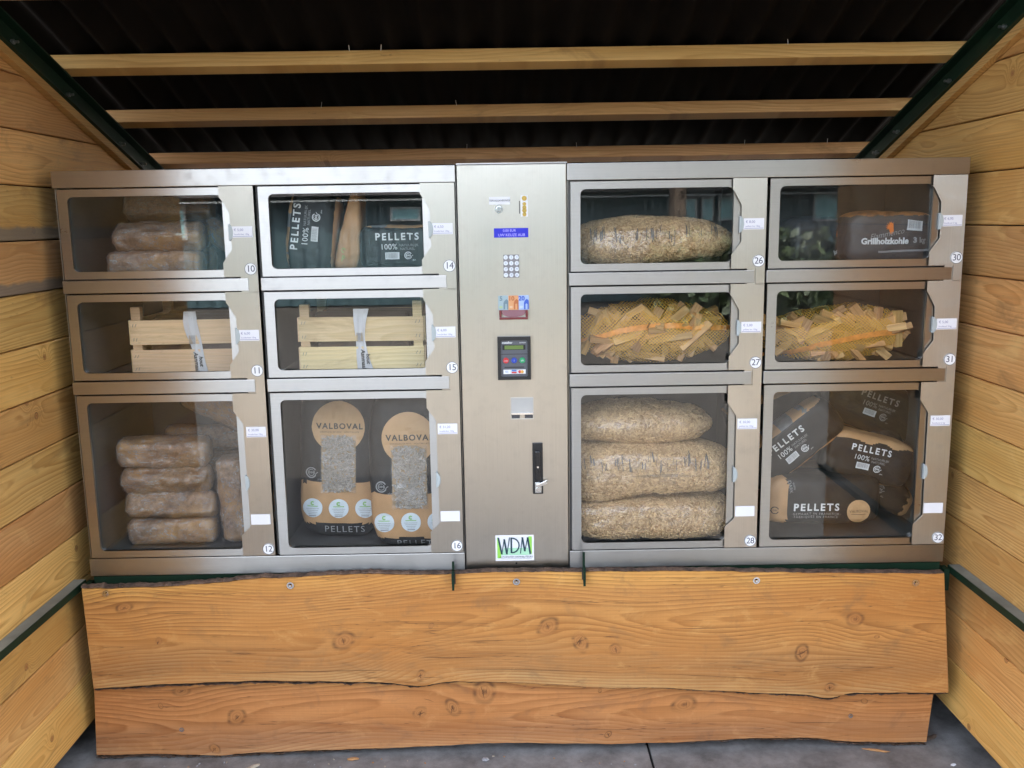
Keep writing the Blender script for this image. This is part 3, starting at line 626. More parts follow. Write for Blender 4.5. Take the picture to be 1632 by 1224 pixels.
part('lens', MB().add(vs, [(2*i, 2*i+1, 2*i+3, 2*i+2) for i in range(n)]), t.m, nb)
# card reader
rd = part('card_reader', MB().add(*(lambda f_: (f_.v, f_.f))(frame_mesh(-.057, .056, ZB+.692, ZB+.841, -.046, .045, ZB+.703, ZB+.829, .006, YP-.014, YP-.0001))), BLACKPL, pc, bevel=0)
part('face', bx(-.0465, .0455, YP-.007, YP-.0002, ZB+.7025, ZB+.8295), GREYPL, rd)
yf_ = YP-.0071
p_ = prn(rd, yf_); p_.text('metalbar', -.024, ZB+.820, .010, PRWHITE, 1, bold=.0003); p_.text('sentor', .029, ZB+.820, .0085, PRWHITE, 1)
p_.rect(-.045, .044, ZB+.7795, ZB+.7812, BLACKPL, 1); p_.rect(-.034, .033, ZB+.7335, ZB+.7365, BLACKPL, 1)
p_.poly([(-.040, ZB+.795), (.038, ZB+.795), (.038, ZB+.812), (-.040, ZB+.812)], BLACKPL, 1)
p_.rect(-.038, -.013, ZB+.712, ZB+.727, WHITE, 1); p_.rect(-.0125, .011, ZB+.712, ZB+.727, PRDISC, 1); p_.rect(.0115, .038, ZB+.712, ZB+.727, WHITE, 1)
bl, rdm = M('print_blue', (.08, .2, .55), .5), M('print_red', (.6, .05, .06), .5)
p_.rect(-.010, .007, ZB+.721, ZB+.726, bl, 2); p_.rect(-.010, .007, ZB+.714, ZB+.7195, rdm, 2); p_.disc(.018, ZB+.7195, .0055, rdm, 2); p_.disc(.026, ZB+.7195, .0055, M('print_amber', (.75, .4, .08), .5), 3); p_.text('EC', -.026, ZB+.7195, .009, bl, 2)
p_.build('reader_print', rd)
part('lcd', bx(-.033, .031, YP-.0090, YP-.0085, ZB+.797, ZB+.810), M('lcd_green', (.13, .20, .045), .3), rd)
for x, c_, s in ((-.029, (.62, .045, .05), 'stop'), (-.001, (.03, .07, .42), 'i'), (.027, (.02, .33, .13), 'ok')):
    k_ = MB().cyl((x, yf_, ZB+.7585), (x, yf_-.004, ZB+.7585), .0102, 22, r2=.0094); vs, fs = text2d(s, .0075 if s == 'stop' else .010); k_.add([(x+a, yf_-.0044, ZB+.7585+b) for a, b in vs], fs, 1)
    part('key', k_, [M('key_'+s, c_, .3), PRWHITE], rd)
# coin return tray
cr = part('coin_return', MB().add(*(lambda f_: (f_.v, f_.f))(frame_mesh(-.0155, .0640, ZB+.551, ZB+.628, -.0135, .0620, ZB+.553, ZB+.626, .001, YP-.0022, YP-.0001))), GALV, pc)
part('flap', bx(-.013, .0615, YP-.0016, YP-.0003, ZB+.571, ZB+.6255), M('flap_zinc', (.50, .50, .49), .45, .8, vary=.15), cr)
part('flap_lip', bx(-.013, .0615, YP-.0050, YP-.0017, ZB+.568, ZB+.5735), CHROME, cr)
for a, b in ((-.0125, .016), (.033, .061)): part('opening', bx(a, b, YP-.0012, YP-.0003, ZB+.5545, ZB+.5675), M('opening_dark', (.05, .05, .055), .5), cr)
# swing handle
hd = part('handle', bx(.058, .094, YP-.006, YP-.0001, ZB+.283, ZB+.467), BLACKPL, pc, bevel=.002)
part('lever', bx(.066, .086, YP-.017, YP-.0062, ZB+.333, ZB+.440), M('black_gloss', (.01, .01, .011), .22), hd, bevel=.004)
part('key_cover', MB().cyl((.076, YP-.0172, ZB+.383), (.076, YP-.019, ZB+.383), .0035, 14), CHROME, hd)
part('lock_plate', bx(.0655, .088, YP-.011, YP-.0062, ZB+.288, ZB+.326), GALV, hd, bevel=.002)
part('lock_cylinder', MB().cyl((.0765, YP-.0112, ZB+.300), (.0765, YP-.016, ZB+.300), .0085, 20), CHROME, hd)
tm = Matrix.Translation((.088, YP-.018, ZB+.322)) @ Matrix.Rotation(R(-24), 4, 'Y')
part('latch_lever', MB().box(-.017, .020, -.004, .004, -.006, .006, 0, tm).cyl((.102, YP-.018, ZB+.327), (.108, YP-.018, ZB+.337), .003, 8), CHROME, hd, bevel=.002)
# maker's sticker
ws = sticker('logo_sticker', -.077, .059, .037, .132, WHITE)
p_ = prn(ws, YP-.0009); lg, dg, bg2 = M('logo_green', (.30, .66, .10), .45), M('logo_dark', (.018, .055, .075), .45), M('logo_pale', (.40, .70, .48), .45)
p_.poly([(-.071, ZB+.127), (-.071, ZB+.047), (-.058, ZB+.047), (-.058, ZB+.085)], lg, 1); p_.poly([(.040, ZB+.127), (.052, ZB+.127), (.052, ZB+.058), (.046, ZB+.075)], lg, 1)
p_.poly([(-.058, ZB+.058), (.048, ZB+.058), (.038, ZB+.085), (-.046, ZB+.085)], bg2, 1)
def stroke(xa, za, xb, zb_, w_): p_.poly([(xa-w_, ZB+za), (xb-w_, ZB+zb_), (xb+w_, ZB+zb_), (xa+w_, ZB+za)], dg, 2)
for q in ((-.067, .124, -.055, .062, .0032), (-.055, .062, -.046, .118, .0016), (-.046, .118, -.037, .062, .0032), (-.037, .062, -.027, .124, .0016),
          (-.021, .124, -.021, .066, .0030), (.011, .064, .018, .124, .0016), (.018, .124, .027, .072, .0032), (.027, .072, .037, .124, .0016), (.037, .124, .046, .062, .0032)): stroke(*q)
p_.raw([(c_*math.cos(R(90-18*i))*.95, c_*math.sin(R(90-18*i))) for i in range(11) for c_ in (.0245, .0295)], [(2*i, 2*i+1, 2*i+3, 2*i+2) for i in range(10)], -.019, ZB+.0945, dg, 2)
p_.text('AUTOMATEN DISTRIBUTEURS', -.005, ZB+.0515, .0088, dg, 2); p_.rect(-.057, .051, ZB+.0445, ZB+.0455, PRGREY, 1); p_.build('logo_print', ws)
part('lock_hole', MB().cyl((-.004, YP-.0006, ZB+.027), (-.004, YP-.0002, ZB+.027), .0035, 12), BLACKPL, pc)

# ------------------------------------------------------------------ bags
class Bag:
    def __init__(s, a, b, c, n=4, seed=0, wr=.004, N=34, fx=None, freq=9):
        s.a, s.b, s.c, s.n, s.seed, s.wr, s.N, s.fx, s.fq = a, b, c, n, seed, wr, N, fx, freq
    def base(s, x, z):
        k = 1-abs(x/s.a)**s.n-abs(z/s.c)**s.n; return -s.b*max(k, 0)**(1/s.n)
    def disp(s, p, lift=0):
        x, y, z = p; nrm = Vector((x/s.a**2, y/s.b**2, z/s.c**2)); nrm.normalize()
        q = Vector((x*s.fq+s.seed*7.1, y*s.fq, z*s.fq+s.seed*3.3)); d = s.wr*(noise.noise(q)*1.2+.6*(abs(noise.noise(q*2.3))-.25)*2+.3*noise.noise(q*5))
        r = Vector(p)+nrm*(d+lift)
        return s.fx(r) if s.fx else r
    def cube(s, u, v, face):
        p = [(u, -1, v), (u, 1, v), (-1, u, v), (1, u, v), (u, v, 1), (u, v, -1)][face]
        k = sum(abs(q)**s.n for q in p)**(1/s.n); return (p[0]/k*s.a, p[1]/k*s.b, p[2]/k*s.c)
    def mesh(s, name, mats, mfn=None, lift=0):
        mb = MB(); N = s.N
        for f in range(6):
            pts = [s.cube(-1+2*i/N, -1+2*j/N, f) for j in range(N+1) for i in range(N+1)]
            fl_ = f in (1, 2, 5)
            fs = []; 
            for j in range(N):
                for i in range(N):
                    q = (j*(N+1)+i, j*(N+1)+i+1, (j+1)*(N+1)+i+1, (j+1)*(N+1)+i); fs.append(q[::-1] if fl_ else q)
            o = len(mb.v); mb.add([s.disp(p, lift) for p in pts], fs)
            if mfn:
                for k, q in enumerate(fs):
                    c = [sum(pts[i][d] for i in q)/4 for d in range(3)]; mb.mi[len(mb.mi)-len(fs)+k] = mfn(*c)
        me = mb.mesh(name, mats, True); bm = bmesh.new(); bm.from_mesh(me); bmesh.ops.remove_doubles(bm, verts=bm.verts, dist=1e-5); bm.to_mesh(me); bm.free(); return me
    def fmap(s): return lambda x, z, l: tuple(s.disp((x, s.base(x, z), z), l+.0006))
def pellet_mb(pts, rnd, r=.0037, l0=.012, l1=.025):
    mb = MB(); n = 6; cs = [(math.cos(2*math.pi*i/n), math.sin(2*math.pi*i/n)) for i in range(n)]; fs0 = [tuple(range(n-1, -1, -1)), tuple(range(n, 2*n))]+[(i, (i+1) % n, (i+1) % n+n, i+n) for i in range(n)]
    for p, nr in pts:
        t1 = nr.orthogonal().normalized(); t2 = nr.cross(t1); a = rnd.uniform(0, 6.283); ax = (t1*math.cos(a)+t2*math.sin(a)+nr*rnd.uniform(-.14, .14)).normalized()
        u = ax.orthogonal().normalized(); v = ax.cross(u); L = rnd.uniform(l0, l1)/2
        mb.add([p-ax*L+u*(r*x)+v*(r*y) for x, y in cs]+[p+ax*L+u*(r*x)+v*(r*y) for x, y in cs], fs0)
    return mb
def pellet_mat(name, c1, c2):
    t = NT(name); ri = t.n('NewGeometry').outputs['Random Per Island']
    t.p(Base_Color=t.mix(ri, c1, c2), Roughness=.6); return t.m
PEL = pellet_mat('wood_pellets', (.84, .58, .31), (.44, .27, .13)); PELG = pellet_mat('grey_pellets', (.46, .40, .34), (.28, .235, .195))
PELCORE = M('pellet_core', (.40, .27, .145), .9)
def clear_bag(label, loc, bag, count, seed, rot=(0, 0, 0), prints=()):
    root = thing('pellet_bag', label, 'bag', loc, None, None, rot); rnd = random.Random(seed)
    link('core', bag.mesh('core', PELCORE, lift=-.007), root)
    wts = [bag.a*bag.c, 0, bag.b*bag.c*.6, bag.b*bag.c*.6, bag.a*bag.b, 0]; pts = []
    for _ in range(int(count*1.75)):
        f = rnd.choices(range(6), wts)[0]; p = Vector(bag.cube(rnd.uniform(-1, 1), rnd.uniform(-1, 1), f))
        if p.y > bag.b*.3: continue
        nr = Vector((p.x/bag.a**2, p.y/bag.b**2, p.z/bag.c**2)).normalized(); pts.append((bag.disp(p, -.003-rnd.uniform(0, .005)), nr))
    o = link('pellets', pellet_mb(pts, rnd).mesh('pellets', PEL), root, kind='stuff')
    link('plastic_film', bag.mesh('plastic_film', FILM, lift=.003), root)
    if prints:
        p_ = Print(lambda x, z, l: tuple(bag.disp((x, bag.base(x, z), z), l+.0036)), .02); rr = random.Random(seed+5)
        for x0, z0, h in prints:
            for q in range(rr.randint(2, 4)):
                xx = x0+rr.uniform(-.014, .014); hh = h*rr.uniform(.35, 1.0); wq = rr.uniform(.0008, .0028); sh_ = rr.uniform(-.006, .006); zz0 = z0+rr.uniform(-.012, .012)
                p_.poly([(xx-wq, zz0-hh/2), (xx+wq*.7, zz0-hh/2+.003), (xx+wq+sh_, zz0+hh/2), (xx-wq*.6+sh_, zz0+hh/2-.004)], M('faint_print', (.19, .16, .13), .6), 1)
        p_.build('faded_print', root)
    return root

# locker 26 and locker 28
def rip(k):
    def f(r): return Vector((r.x, r.y, r.z*(1-.16*max(r.x, 0)/.27)+k*math.sin(r.x*11)))
    return f
clear_bag('clear plastic bag of wood pellets lying alone behind door 26', (.482, .205, ZB+1.147), Bag(.300, .155, .092, 2.6, 1, .007, freq=6, fx=rip(.004)), 4200, 1,
          prints=[(-.20+.045*i+.01*math.sin(i*5), .028+.012*math.sin(i*3), .055) for i in range(10)])
clear_bag('clear pellet bag at the bottom of the pile behind door 28', (.475, .215, ZB+.147), Bag(.322, .170, .086, 3.6, 2, .008, freq=6), 4600, 2)
clear_bag('bulging clear pellet bag with dark print in the middle of the pile behind door 28', (.480, .205, ZB+.322), Bag(.322, .170, .114, 3.4, 3, .009, freq=6, fx=lambda r: Vector((r.x, r.y, r.z*(1-.22*max(r.x, 0)/.29)+.018*math.sin(r.x*9+1.2)*(r.z < 0)))), 5200, 3,
          prints=[(-.24+.036*i+.008*math.sin(i*7), .048+.014*math.sin(i*2.1), .060) for i in range(13)])
clear_bag('clear pellet bag with pointed corner on top of the pile behind door 28', (.435, .235, ZB+.485), Bag(.300, .170, .080, 2.1, 4, .008, freq=6, fx=lambda r: Vector((r.x, r.y, r.z-.05*max(r.x, 0)**1.0*.6))), 3800, 4)

# paper pellet bags
def barcode(p_, x, z, w_, h, rot=0, lay=1):
    p_.rect(-w_/2, w_/2, -h/2, h/2, PRWHITE, lay, rot, (x, z)); rr = random.Random(int(x*1e4)); q = -w_*.42; c, s = math.cos(R(rot)), math.sin(R(rot))
    while q < w_*.36:
        bw_ = rr.uniform(.0009, .0022); p_.rect(q, q+bw_, -h*.30, h*.42, PRGREY, lay+1, rot, (x, z)); q += bw_+rr.uniform(.0008, .0022)
def din(p_, x, z, r, mat, lay=1):
    p_.arc(x, z, r*.78, r, 30, 330, mat, lay); p_.arc(x, z, r*.50, r*.62, 60, 400, mat, lay); p_.text('DIN', x, z, r*.52, mat, lay, bold=.0004)
    p_.arc(x+r*1.35, z-r*.55, r*.55, r*.7, 100, 190, mat, lay); p_.text('plus', x+r*1.5, z-r*1.15, r*.5, mat, lay)
def side_print(p_, x, z, k=1.0, dim=False):
    wht = PRGREY if dim else PRWHITE
    p_.text('PELLETS', x, z, .037*k, wht, 1, bold=.0010*k, space=1.36)
    p_.text('100%', x-.033*k, z-.038*k, .030*k, wht, 1, space=1.05); p_.text('NATUURLIJK', x+.045*k, z-.032*k, .0135*k, PRGREY, 1); p_.text('NATUREL', x+.040*k, z-.046*k, .0135*k, PRGREY, 1)
    barcode(p_, x-.020*k, z-.071*k, .055*k, .026*k); din(p_, x+.042*k, z-.072*k, .0155*k, wht)
def paper_bag(label, loc, bag, rot, mfn, prints, name='pellet_bag', mats=None, cat='bag'):
    root = thing(name, label, cat, loc, None, None, rot); link('paper_sack', bag.mesh('paper_sack', mats or [BAGBLK, BAGTAN, BAGGREY], mfn), root)
    if prints:
        p_ = Print(bag.fmap(), .0125); prints(p_); p_.build('print', root)
    return root
def edge_mat(b, lo=.86, hi=.84, low=None):
    def f(x, y, z):
        if z > b.c*hi: return 2 if noise.noise(Vector((x*16+b.seed, 0, 0))) > .1 else 1
        if z < -b.c*lo: return 1
        return 0
    return f
# locker 14
b = Bag(.150, .10, .086, 5, 11, .005)
r_ = paper_bag('black pellet bag standing on end with its lettering running upwards behind door 14', (-.700, .19, ZB+1.203), b, (0, R(-83), 0), edge_mat(b, .9, .80), lambda p_: side_print(p_, 0.012, .047, .92))
b = Bag(.058, .09, .142, 6, 12, .006, fx=lambda r: Vector((r.x*(.62-2.3*r.z)+.16*r.z, r.y, r.z)))
paper_bag('brown kraft sack end wedged upright between two black bags behind door 14', (-.567, .22, ZB+1.207), b, (0, 0, 0), lambda x, y, z: 1, lambda p_: (p_.text('P', -.015, -.10, .03, PRGREEN, 1), p_.arc(-.018, -.07, .006, .009, 0, 300, PRGREEN, 1)))
b = Bag(.165, .10, .078, 6, 13, .004)
paper_bag('black pellet bag lying flat with lettering level behind door 14', (-.372, .20, ZB+1.142), b, (0, 0, 0), edge_mat(b, .95, .90), lambda p_: side_print(p_, -.028, .037, .88))
b = Bag(.170, .10, .030, 2.6, 14, .004)
# locker 32
b = Bag(.205, .07, .085, 5, 21, .005)
paper_bag('black pellet bag tilted steeply up to the right behind door 32', (1.012, .19, ZB+.402), b, (0, R(-38), 0), edge_mat(b), lambda p_: side_print(p_, -.008, .036, .90))
b = Bag(.165, .07, .088, 5, 22, .005)
paper_bag('black pellet bag with torn kraft top edge sloping down to the right behind door 32', (1.302, .20, ZB+.345), b, (0, R(13), 0), lambda x, y, z: (1 if z > .062+.012*noise.noise(Vector((x*18, 0, 0))) or z < -.083 else 0), lambda p_: side_print(p_, -.008, .035, .88))
b = Bag(.20, .09, .105, 5, 23, .005)
paper_bag('dim pellet bag at the very top in the back behind door 32', (1.40, .42, ZB+.495), b, (0, R(20), 0), edge_mat(b, .95, .95), lambda p_: side_print(p_, -.01, .040, .90, True))
b = Bag(.215, .09, .092, 5, 24, .004)
def pd(p_):
    p_.text('PELLETS', -.030, -.020, .037, PRWHITE, 1, bold=.0010, space=1.32); p_.text('·GEMAAKT IN FRANKRIJK·', -.030, -.044, .0125, PRGREY, 1, space=1.25); p_.text('·FABRIQUES EN FRANCE·', -.030, -.056, .0125, PRGREY, 1, space=1.25)
    p_.disc(.125, -.035, .043, PRTAN, 1); p_.text('VALBOVAL', .125, -.034, .0135, PRBLK, 2, space=1.1); p_.rect(.098, .152, -.046, -.0445, PRBLK, 2)
    p_.text('DARK', -.128, .055, .017, PRGREY, 1, -80); p_.text('quality', -.114, .058, .010, PRGREY, 1, -80)
    p_.arc(-.178, -.030, .011, .014, 20, 340, PRBLK, 1); p_.text('DIN', -.178, -.030, .009, PRBLK, 1); p_.arc(-.193, -.040, .006, .008, 0, 200, PRBLK, 1)
paper_bag('black pellet sack with kraft left end and round kraft emblem lying lowest behind door 32', (1.120, .165, ZB+.205), b, (0, R(1), 0), lambda x, y, z: 1 if x < -.143+.012*math.cos(z*16) else 0, pd)
b = Bag(.185, .08, .062, 4, 25, .006)
paper_bag('dark pellet sack with crumpled kraft end sliding down to the right behind door 32', (1.352, .285, ZB+.225), b, (0, R(33), 0), lambda x, y, z: 1 if x > .145+.006*math.sin(z*220) else 0, lambda p_: din(p_, .02, .0, .016, PRGREY))
b = Bag(.17, .1, .08, 4, 26, .006)
paper_bag('shaded pellet sack upright in the right rear corner behind door 32', (1.455, .42, ZB+.28), b, (0, R(80), 0), edge_mat(b), None)
b = Bag(.19, .1, .075, 4, 27, .006)
paper_bag('shaded pellet sack at the back left above the tilted bag behind door 32', (1.02, .45, ZB+.50), b, (0, R(-22), 0), edge_mat(b, .9, .5), None)
b = Bag(.21, .12, .085, 4, 28, .005)
paper_bag('shaded pellet sack under the others at the back behind door 32', (1.22, .43, ZB+.165), b, (0, R(-3), 0), edge_mat(b), None)
# locker 16: upright sacks with a printed disc and a clear window
def tall_bag(label, loc, seed, rot, c, cz, zt, zbm, wz0, wz1, wrinkle):
    b = Bag(.148, .070, c, 5, seed, .0045)
    def mf(x, y, z): return 1 if zbm < z < zt else 0
    def pr(p_):
        p_.disc(.0, cz, .096, PRTAN, 1, 40); p_.text('VALBOVAL', .004, cz+.002, .0295, PRBLK, 2, space=1.22, bold=.0008); p_.text('GRANULES DE BOIS · HOUTPELLETS', .004, cz-.019, .0078, PRBLK, 2, space=1.15)
        din(p_, -.102, (wz0+wz1)/2-.035, .021, PRGREY)
        for k, x in enumerate((-.096, 0, .096)):
            p_.disc(x, zbm+.060, .036, PRDISC, 1)
            p_.arc(x, zbm+.078, .003, .008, 40, 320, PRGREEN, 2); p_.rect(x-.020, x+.020, zbm+.0655, zbm+.0685, PRGREEN, 2)
            for q in range(4): p_.rect(x-.024+.003*q, x+.024-.003*q, zbm+.057-.0065*q, zbm+.0585-.0065*q, PRGREY, 2)
            p_.rect(x-.014, x+.014, zbm+.0300, zbm+.0335, PRGREY, 2)
        p_.text('PELLETS', .02, zbm-.022, .036, PRGREY, 1, space=1.2)
        n = 30; pts = []
        for i in range(n+1): a = math.pi*i/n; pts.append((-.062*math.cos(a), wz1-.026+.026*math.sin(a)))
        for i in range(n+1): a = math.pi*i/n; pts.append((.062*math.cos(a), wz0+.018-.018*math.sin(a)))
        p_.poly(pts[::-1], PELCORE, 2)
    root = paper_bag(label, loc, b, rot, mf, pr, 'pellet_sack'); rnd = random.Random(seed); pts = []
    for _ in range(620):
        x, z = rnd.uniform(-.055, .055), rnd.uniform(wz0+.004, wz1-.005); fx = math.sqrt(max(0, 1-(x/.062)**2)); 
        if z > wz1-.028+.026*fx or z < wz0+.020-.018*fx: continue
        pts.append((Vector(b.disp((x, b.base(x, z), z), .003+rnd.uniform(0, .002))), Vector((0, -1, 0))))
    link('pellets', pellet_mb(pts, rnd, .0030, .010, .019).mesh('pellets', PELG), root, kind='stuff')
    wm = MB(); nx_, nz_ = 14, 26
    vs = [b.disp((-.064+.128*i/nx_, b.base(-.064+.128*i/nx_, wz0+(wz1-wz0)*j/nz_), wz0+(wz1-wz0)*j/nz_), .0085+(wrinkle*math.sin(j*2.1+i*.5+math.sin(i)))) for j in range(nz_+1) for i in range(nx_+1)]
    wm.add(vs, [(j*(nx_+1)+i, j*(nx_+1)+i+1, (j+1)*(nx_+1)+i+1, (j+1)*(nx_+1)+i) for j in range(nz_) for i in range(nx_)])
    link('clear_window', wm.mesh('clear_window', WFILM, True), root)
    return root
tall_bag('black and kraft pellet sack with crinkled window standing at the rear left behind door 16', (-.652, .235, ZB+.370), 31, (R(-3), R(2), 0), .30, .120, -.088, -.245, -.125, .090, .0025)
tall_bag('black and kraft pellet sack with smooth window standing in front behind door 16', (-.384, .150, ZB+.340), 32, (R(-3), R(0), 0), .28, .122, -.078, -.247, -.135, .098, .0004)
# locker 30: charcoal
b = Bag(.160, .09, .092, 5, 41, .005)
CHG = M('charcoal_bag', (.060, .058, .060), .5, vary=.25, vscale=10, bump=.3, bscale=30)
def chp(p_):
    p_.text('Grillholzkohle', -.030, -.012, .0285, PRWHITE, 1, bold=.0012); p_.text('3 kg', .090, -.010, .0245, PRGREY, 1, bold=.001)
    p_.text('Flammenco', -.025, .012, .026, PRGREY, 1, 10, shear=.4); p_.rect(-.052, .13, -.050, -.043, PRGREY, 1, 1.5)
    for k in range(7): a = R(60+k*24); p_.poly([(-.012, .018), (-.012+.006*math.cos(a), .036+.004*math.sin(a)), (-.012+.019*math.cos(a), .036+.020*math.sin(a)), (-.012+.009*math.cos(a+.4), .034+.008*math.sin(a+.4))], PRORANGE, 2)
    p_.poly([(-.012, .008), (-.002, .020), (-.004, .046), (-.014, .052), (-.020, .034), (-.016, .02)], PRORANGE, 1)
    barcode(p_, .072, .040, .056, .034, -4)
paper_bag('grey-black charcoal sack with orange flame emblem facing out behind door 30', (1.333, .205, ZB+1.150), b, (0, 0, 0), lambda x, y, z: (1 if z > .076+.006*noise.noise(Vector((x*30, 3, 0))) else 0), chp, 'charcoal_sack', [CHG, M('flame_print', (.33, .14, .05), .5, vary=.7, vscale=30)])
b = Bag(.13, .08, .085, 4, 42, .006)
def ch2(p_):
    for k in range(7): a = R(60+k*24); p_.poly([(.062, .0), (.062+.006*math.cos(a), .02+.004*math.sin(a)), (.062+.019*math.cos(a), .020+.020*math.sin(a)), (.062+.009*math.cos(a+.4), .018+.008*math.sin(a+.4))], PRORANGE, 2)
    p_.text('kohle', .065, -.035, .024, PRWHITE, 1, 25, bold=.001)
paper_bag('dark charcoal sack turned edge-on beside the flame emblem sack behind door 30', (1.085, .26, ZB+1.142), b, (0, 0, R(28)), lambda x, y, z: 0, ch2, 'charcoal_sack', [CHG])

# locker 10 and 12: wrapped wood briquettes
t = NT('briquette'); P = t.obj(); n1 = t.noise(P, 70, 5, .7); n2 = t.noise(P, 9, 4)
v2 = t.n('VectorMath', operation='MULTIPLY'); t.t.links.new(P, v2.inputs[0]); v2.inputs[1].default_value = (10, 40, 40); n3 = t.noise(v2.outputs[0], 1, 4, .6, 1.5)
c = t.mix(t.mr(n1, .3, .7), (.42, .24, .13), (.17, .09, .048)); c = t.mix(t.mr(n2, .5, .68, 0, .8), c, (.56, .30, .10)); c = t.mix(t.mr(n3, .60, .76, 0, .55), c, (.62, .57, .52))
t.p(Base_Color=c, Roughness=.5); t.bump(t.ma('ADD', n1, n3), .6, .006); BRIQ = t.m
def briquette(label, loc, L, r, seed, rot, grp):
    root = thing('wrapped_briquette', label, 'firewood briquette', loc, grp, None, rot)
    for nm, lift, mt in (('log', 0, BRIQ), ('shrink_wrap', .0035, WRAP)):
        nx_, na = 26, 28; vs = []
        for i in range(nx_+1):
            u = -1+2*i/nx_; e = (1-abs(u)**18)**.5 if abs(u) < 1 else 0; e = .80+.20*e if abs(u) < 1 else .72
            for k in range(na):
                a = 2*math.pi*k/na; q = 1/(abs(math.cos(a))**5+abs(math.sin(a))**5)**.2*.82+.18
                d = .006*noise.noise(Vector((u*3+seed, math.cos(a)*1.6, math.sin(a)*1.6)))+.0045*noise.noise(Vector((u*12+seed, math.cos(a)*5, math.sin(a)*5)))
                rr = (r*q*e+d+lift); vs.append((u*(L/2+lift), rr*math.cos(a), rr*math.sin(a)))
        fs = [(i*na+k, (i+1)*na+k, (i+1)*na+(k+1) % na, i*na+(k+1) % na) for i in range(nx_) for k in range(na)]+[tuple(range(na)), tuple(nx_*na+k for k in range(na-1, -1, -1))]
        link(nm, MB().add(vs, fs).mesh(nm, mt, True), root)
g10, g12 = 'wrapped briquettes behind door 10', 'wrapped briquettes behind door 12'
briquette('film-wrapped briquette lying lowest in the pair behind door 10', (-1.262, .165, ZB+1.098), .325, .045, 1, (0, R(.5), R(1)), g10)
briquette('film-wrapped briquette on top of the pair behind door 10', (-1.250, .185, ZB+1.190), .315, .046, 2, (.6, R(-.5), R(-2)), g10)
briquette('film-wrapped briquette tipped down to the right behind door 10', (-1.085, .36, ZB+1.200), .27, .047, 3, (0, R(32), R(-20)), g10)
briquette('film-wrapped briquette in the rear row behind door 10', (-1.27, .34, ZB+1.10), .32, .047, 4, (1, 0, R(2)), g10)
briquette('film-wrapped briquette on top of the rear row behind door 10', (-1.275, .35, ZB+1.20), .32, .047, 5, (.4, 0, R(-1)), g10)
briquette('film-wrapped briquette lying uppermost at the rear behind door 10', (-1.26, .34, ZB+1.298), .32, .046, 6, (1.2, 0, R(1)), g10)
zz = [.113, .208, .304, .408]
for k, (lb, dx) in enumerate((('lowest', 0), ('second from the bottom', .002), ('third from the bottom', -.012), ('highest', -.016))):
    briquette('film-wrapped briquette %s in the front stack of four behind door 12' % lb, (-1.276+dx, .165+.004*k, ZB+zz[k]+.004), .318+.008*(k % 2), .0475+.004*(k == 3), 10+k, (k*1.1, R((-.8, .6, -.4, 1)[k]), R((1, -1, .5, 2)[k])), g12)
briquette('film-wrapped briquette standing upright beside the front stack behind door 12', (-1.040, .175, ZB+.232), .315, .055, 20, (0, R(87), 0), g12)
briquette('film-wrapped briquette slanting down from the heap behind door 12', (-1.095, .30, ZB+.555), .32, .060, 21, (0, R(22), R(-12)), g12)
for k in range(4): briquette('film-wrapped briquette in the shaded rear stack behind door 12', (-1.23+.01*k, .40, ZB+.113+.100*k), .32, .049, 30+k, (k, 0, R(k)), g12)
briquette('film-wrapped briquette standing in the shaded rear behind door 12', (-.985, .40, ZB+.232), .32, .056, 40, (0, R(90), 0), g12)

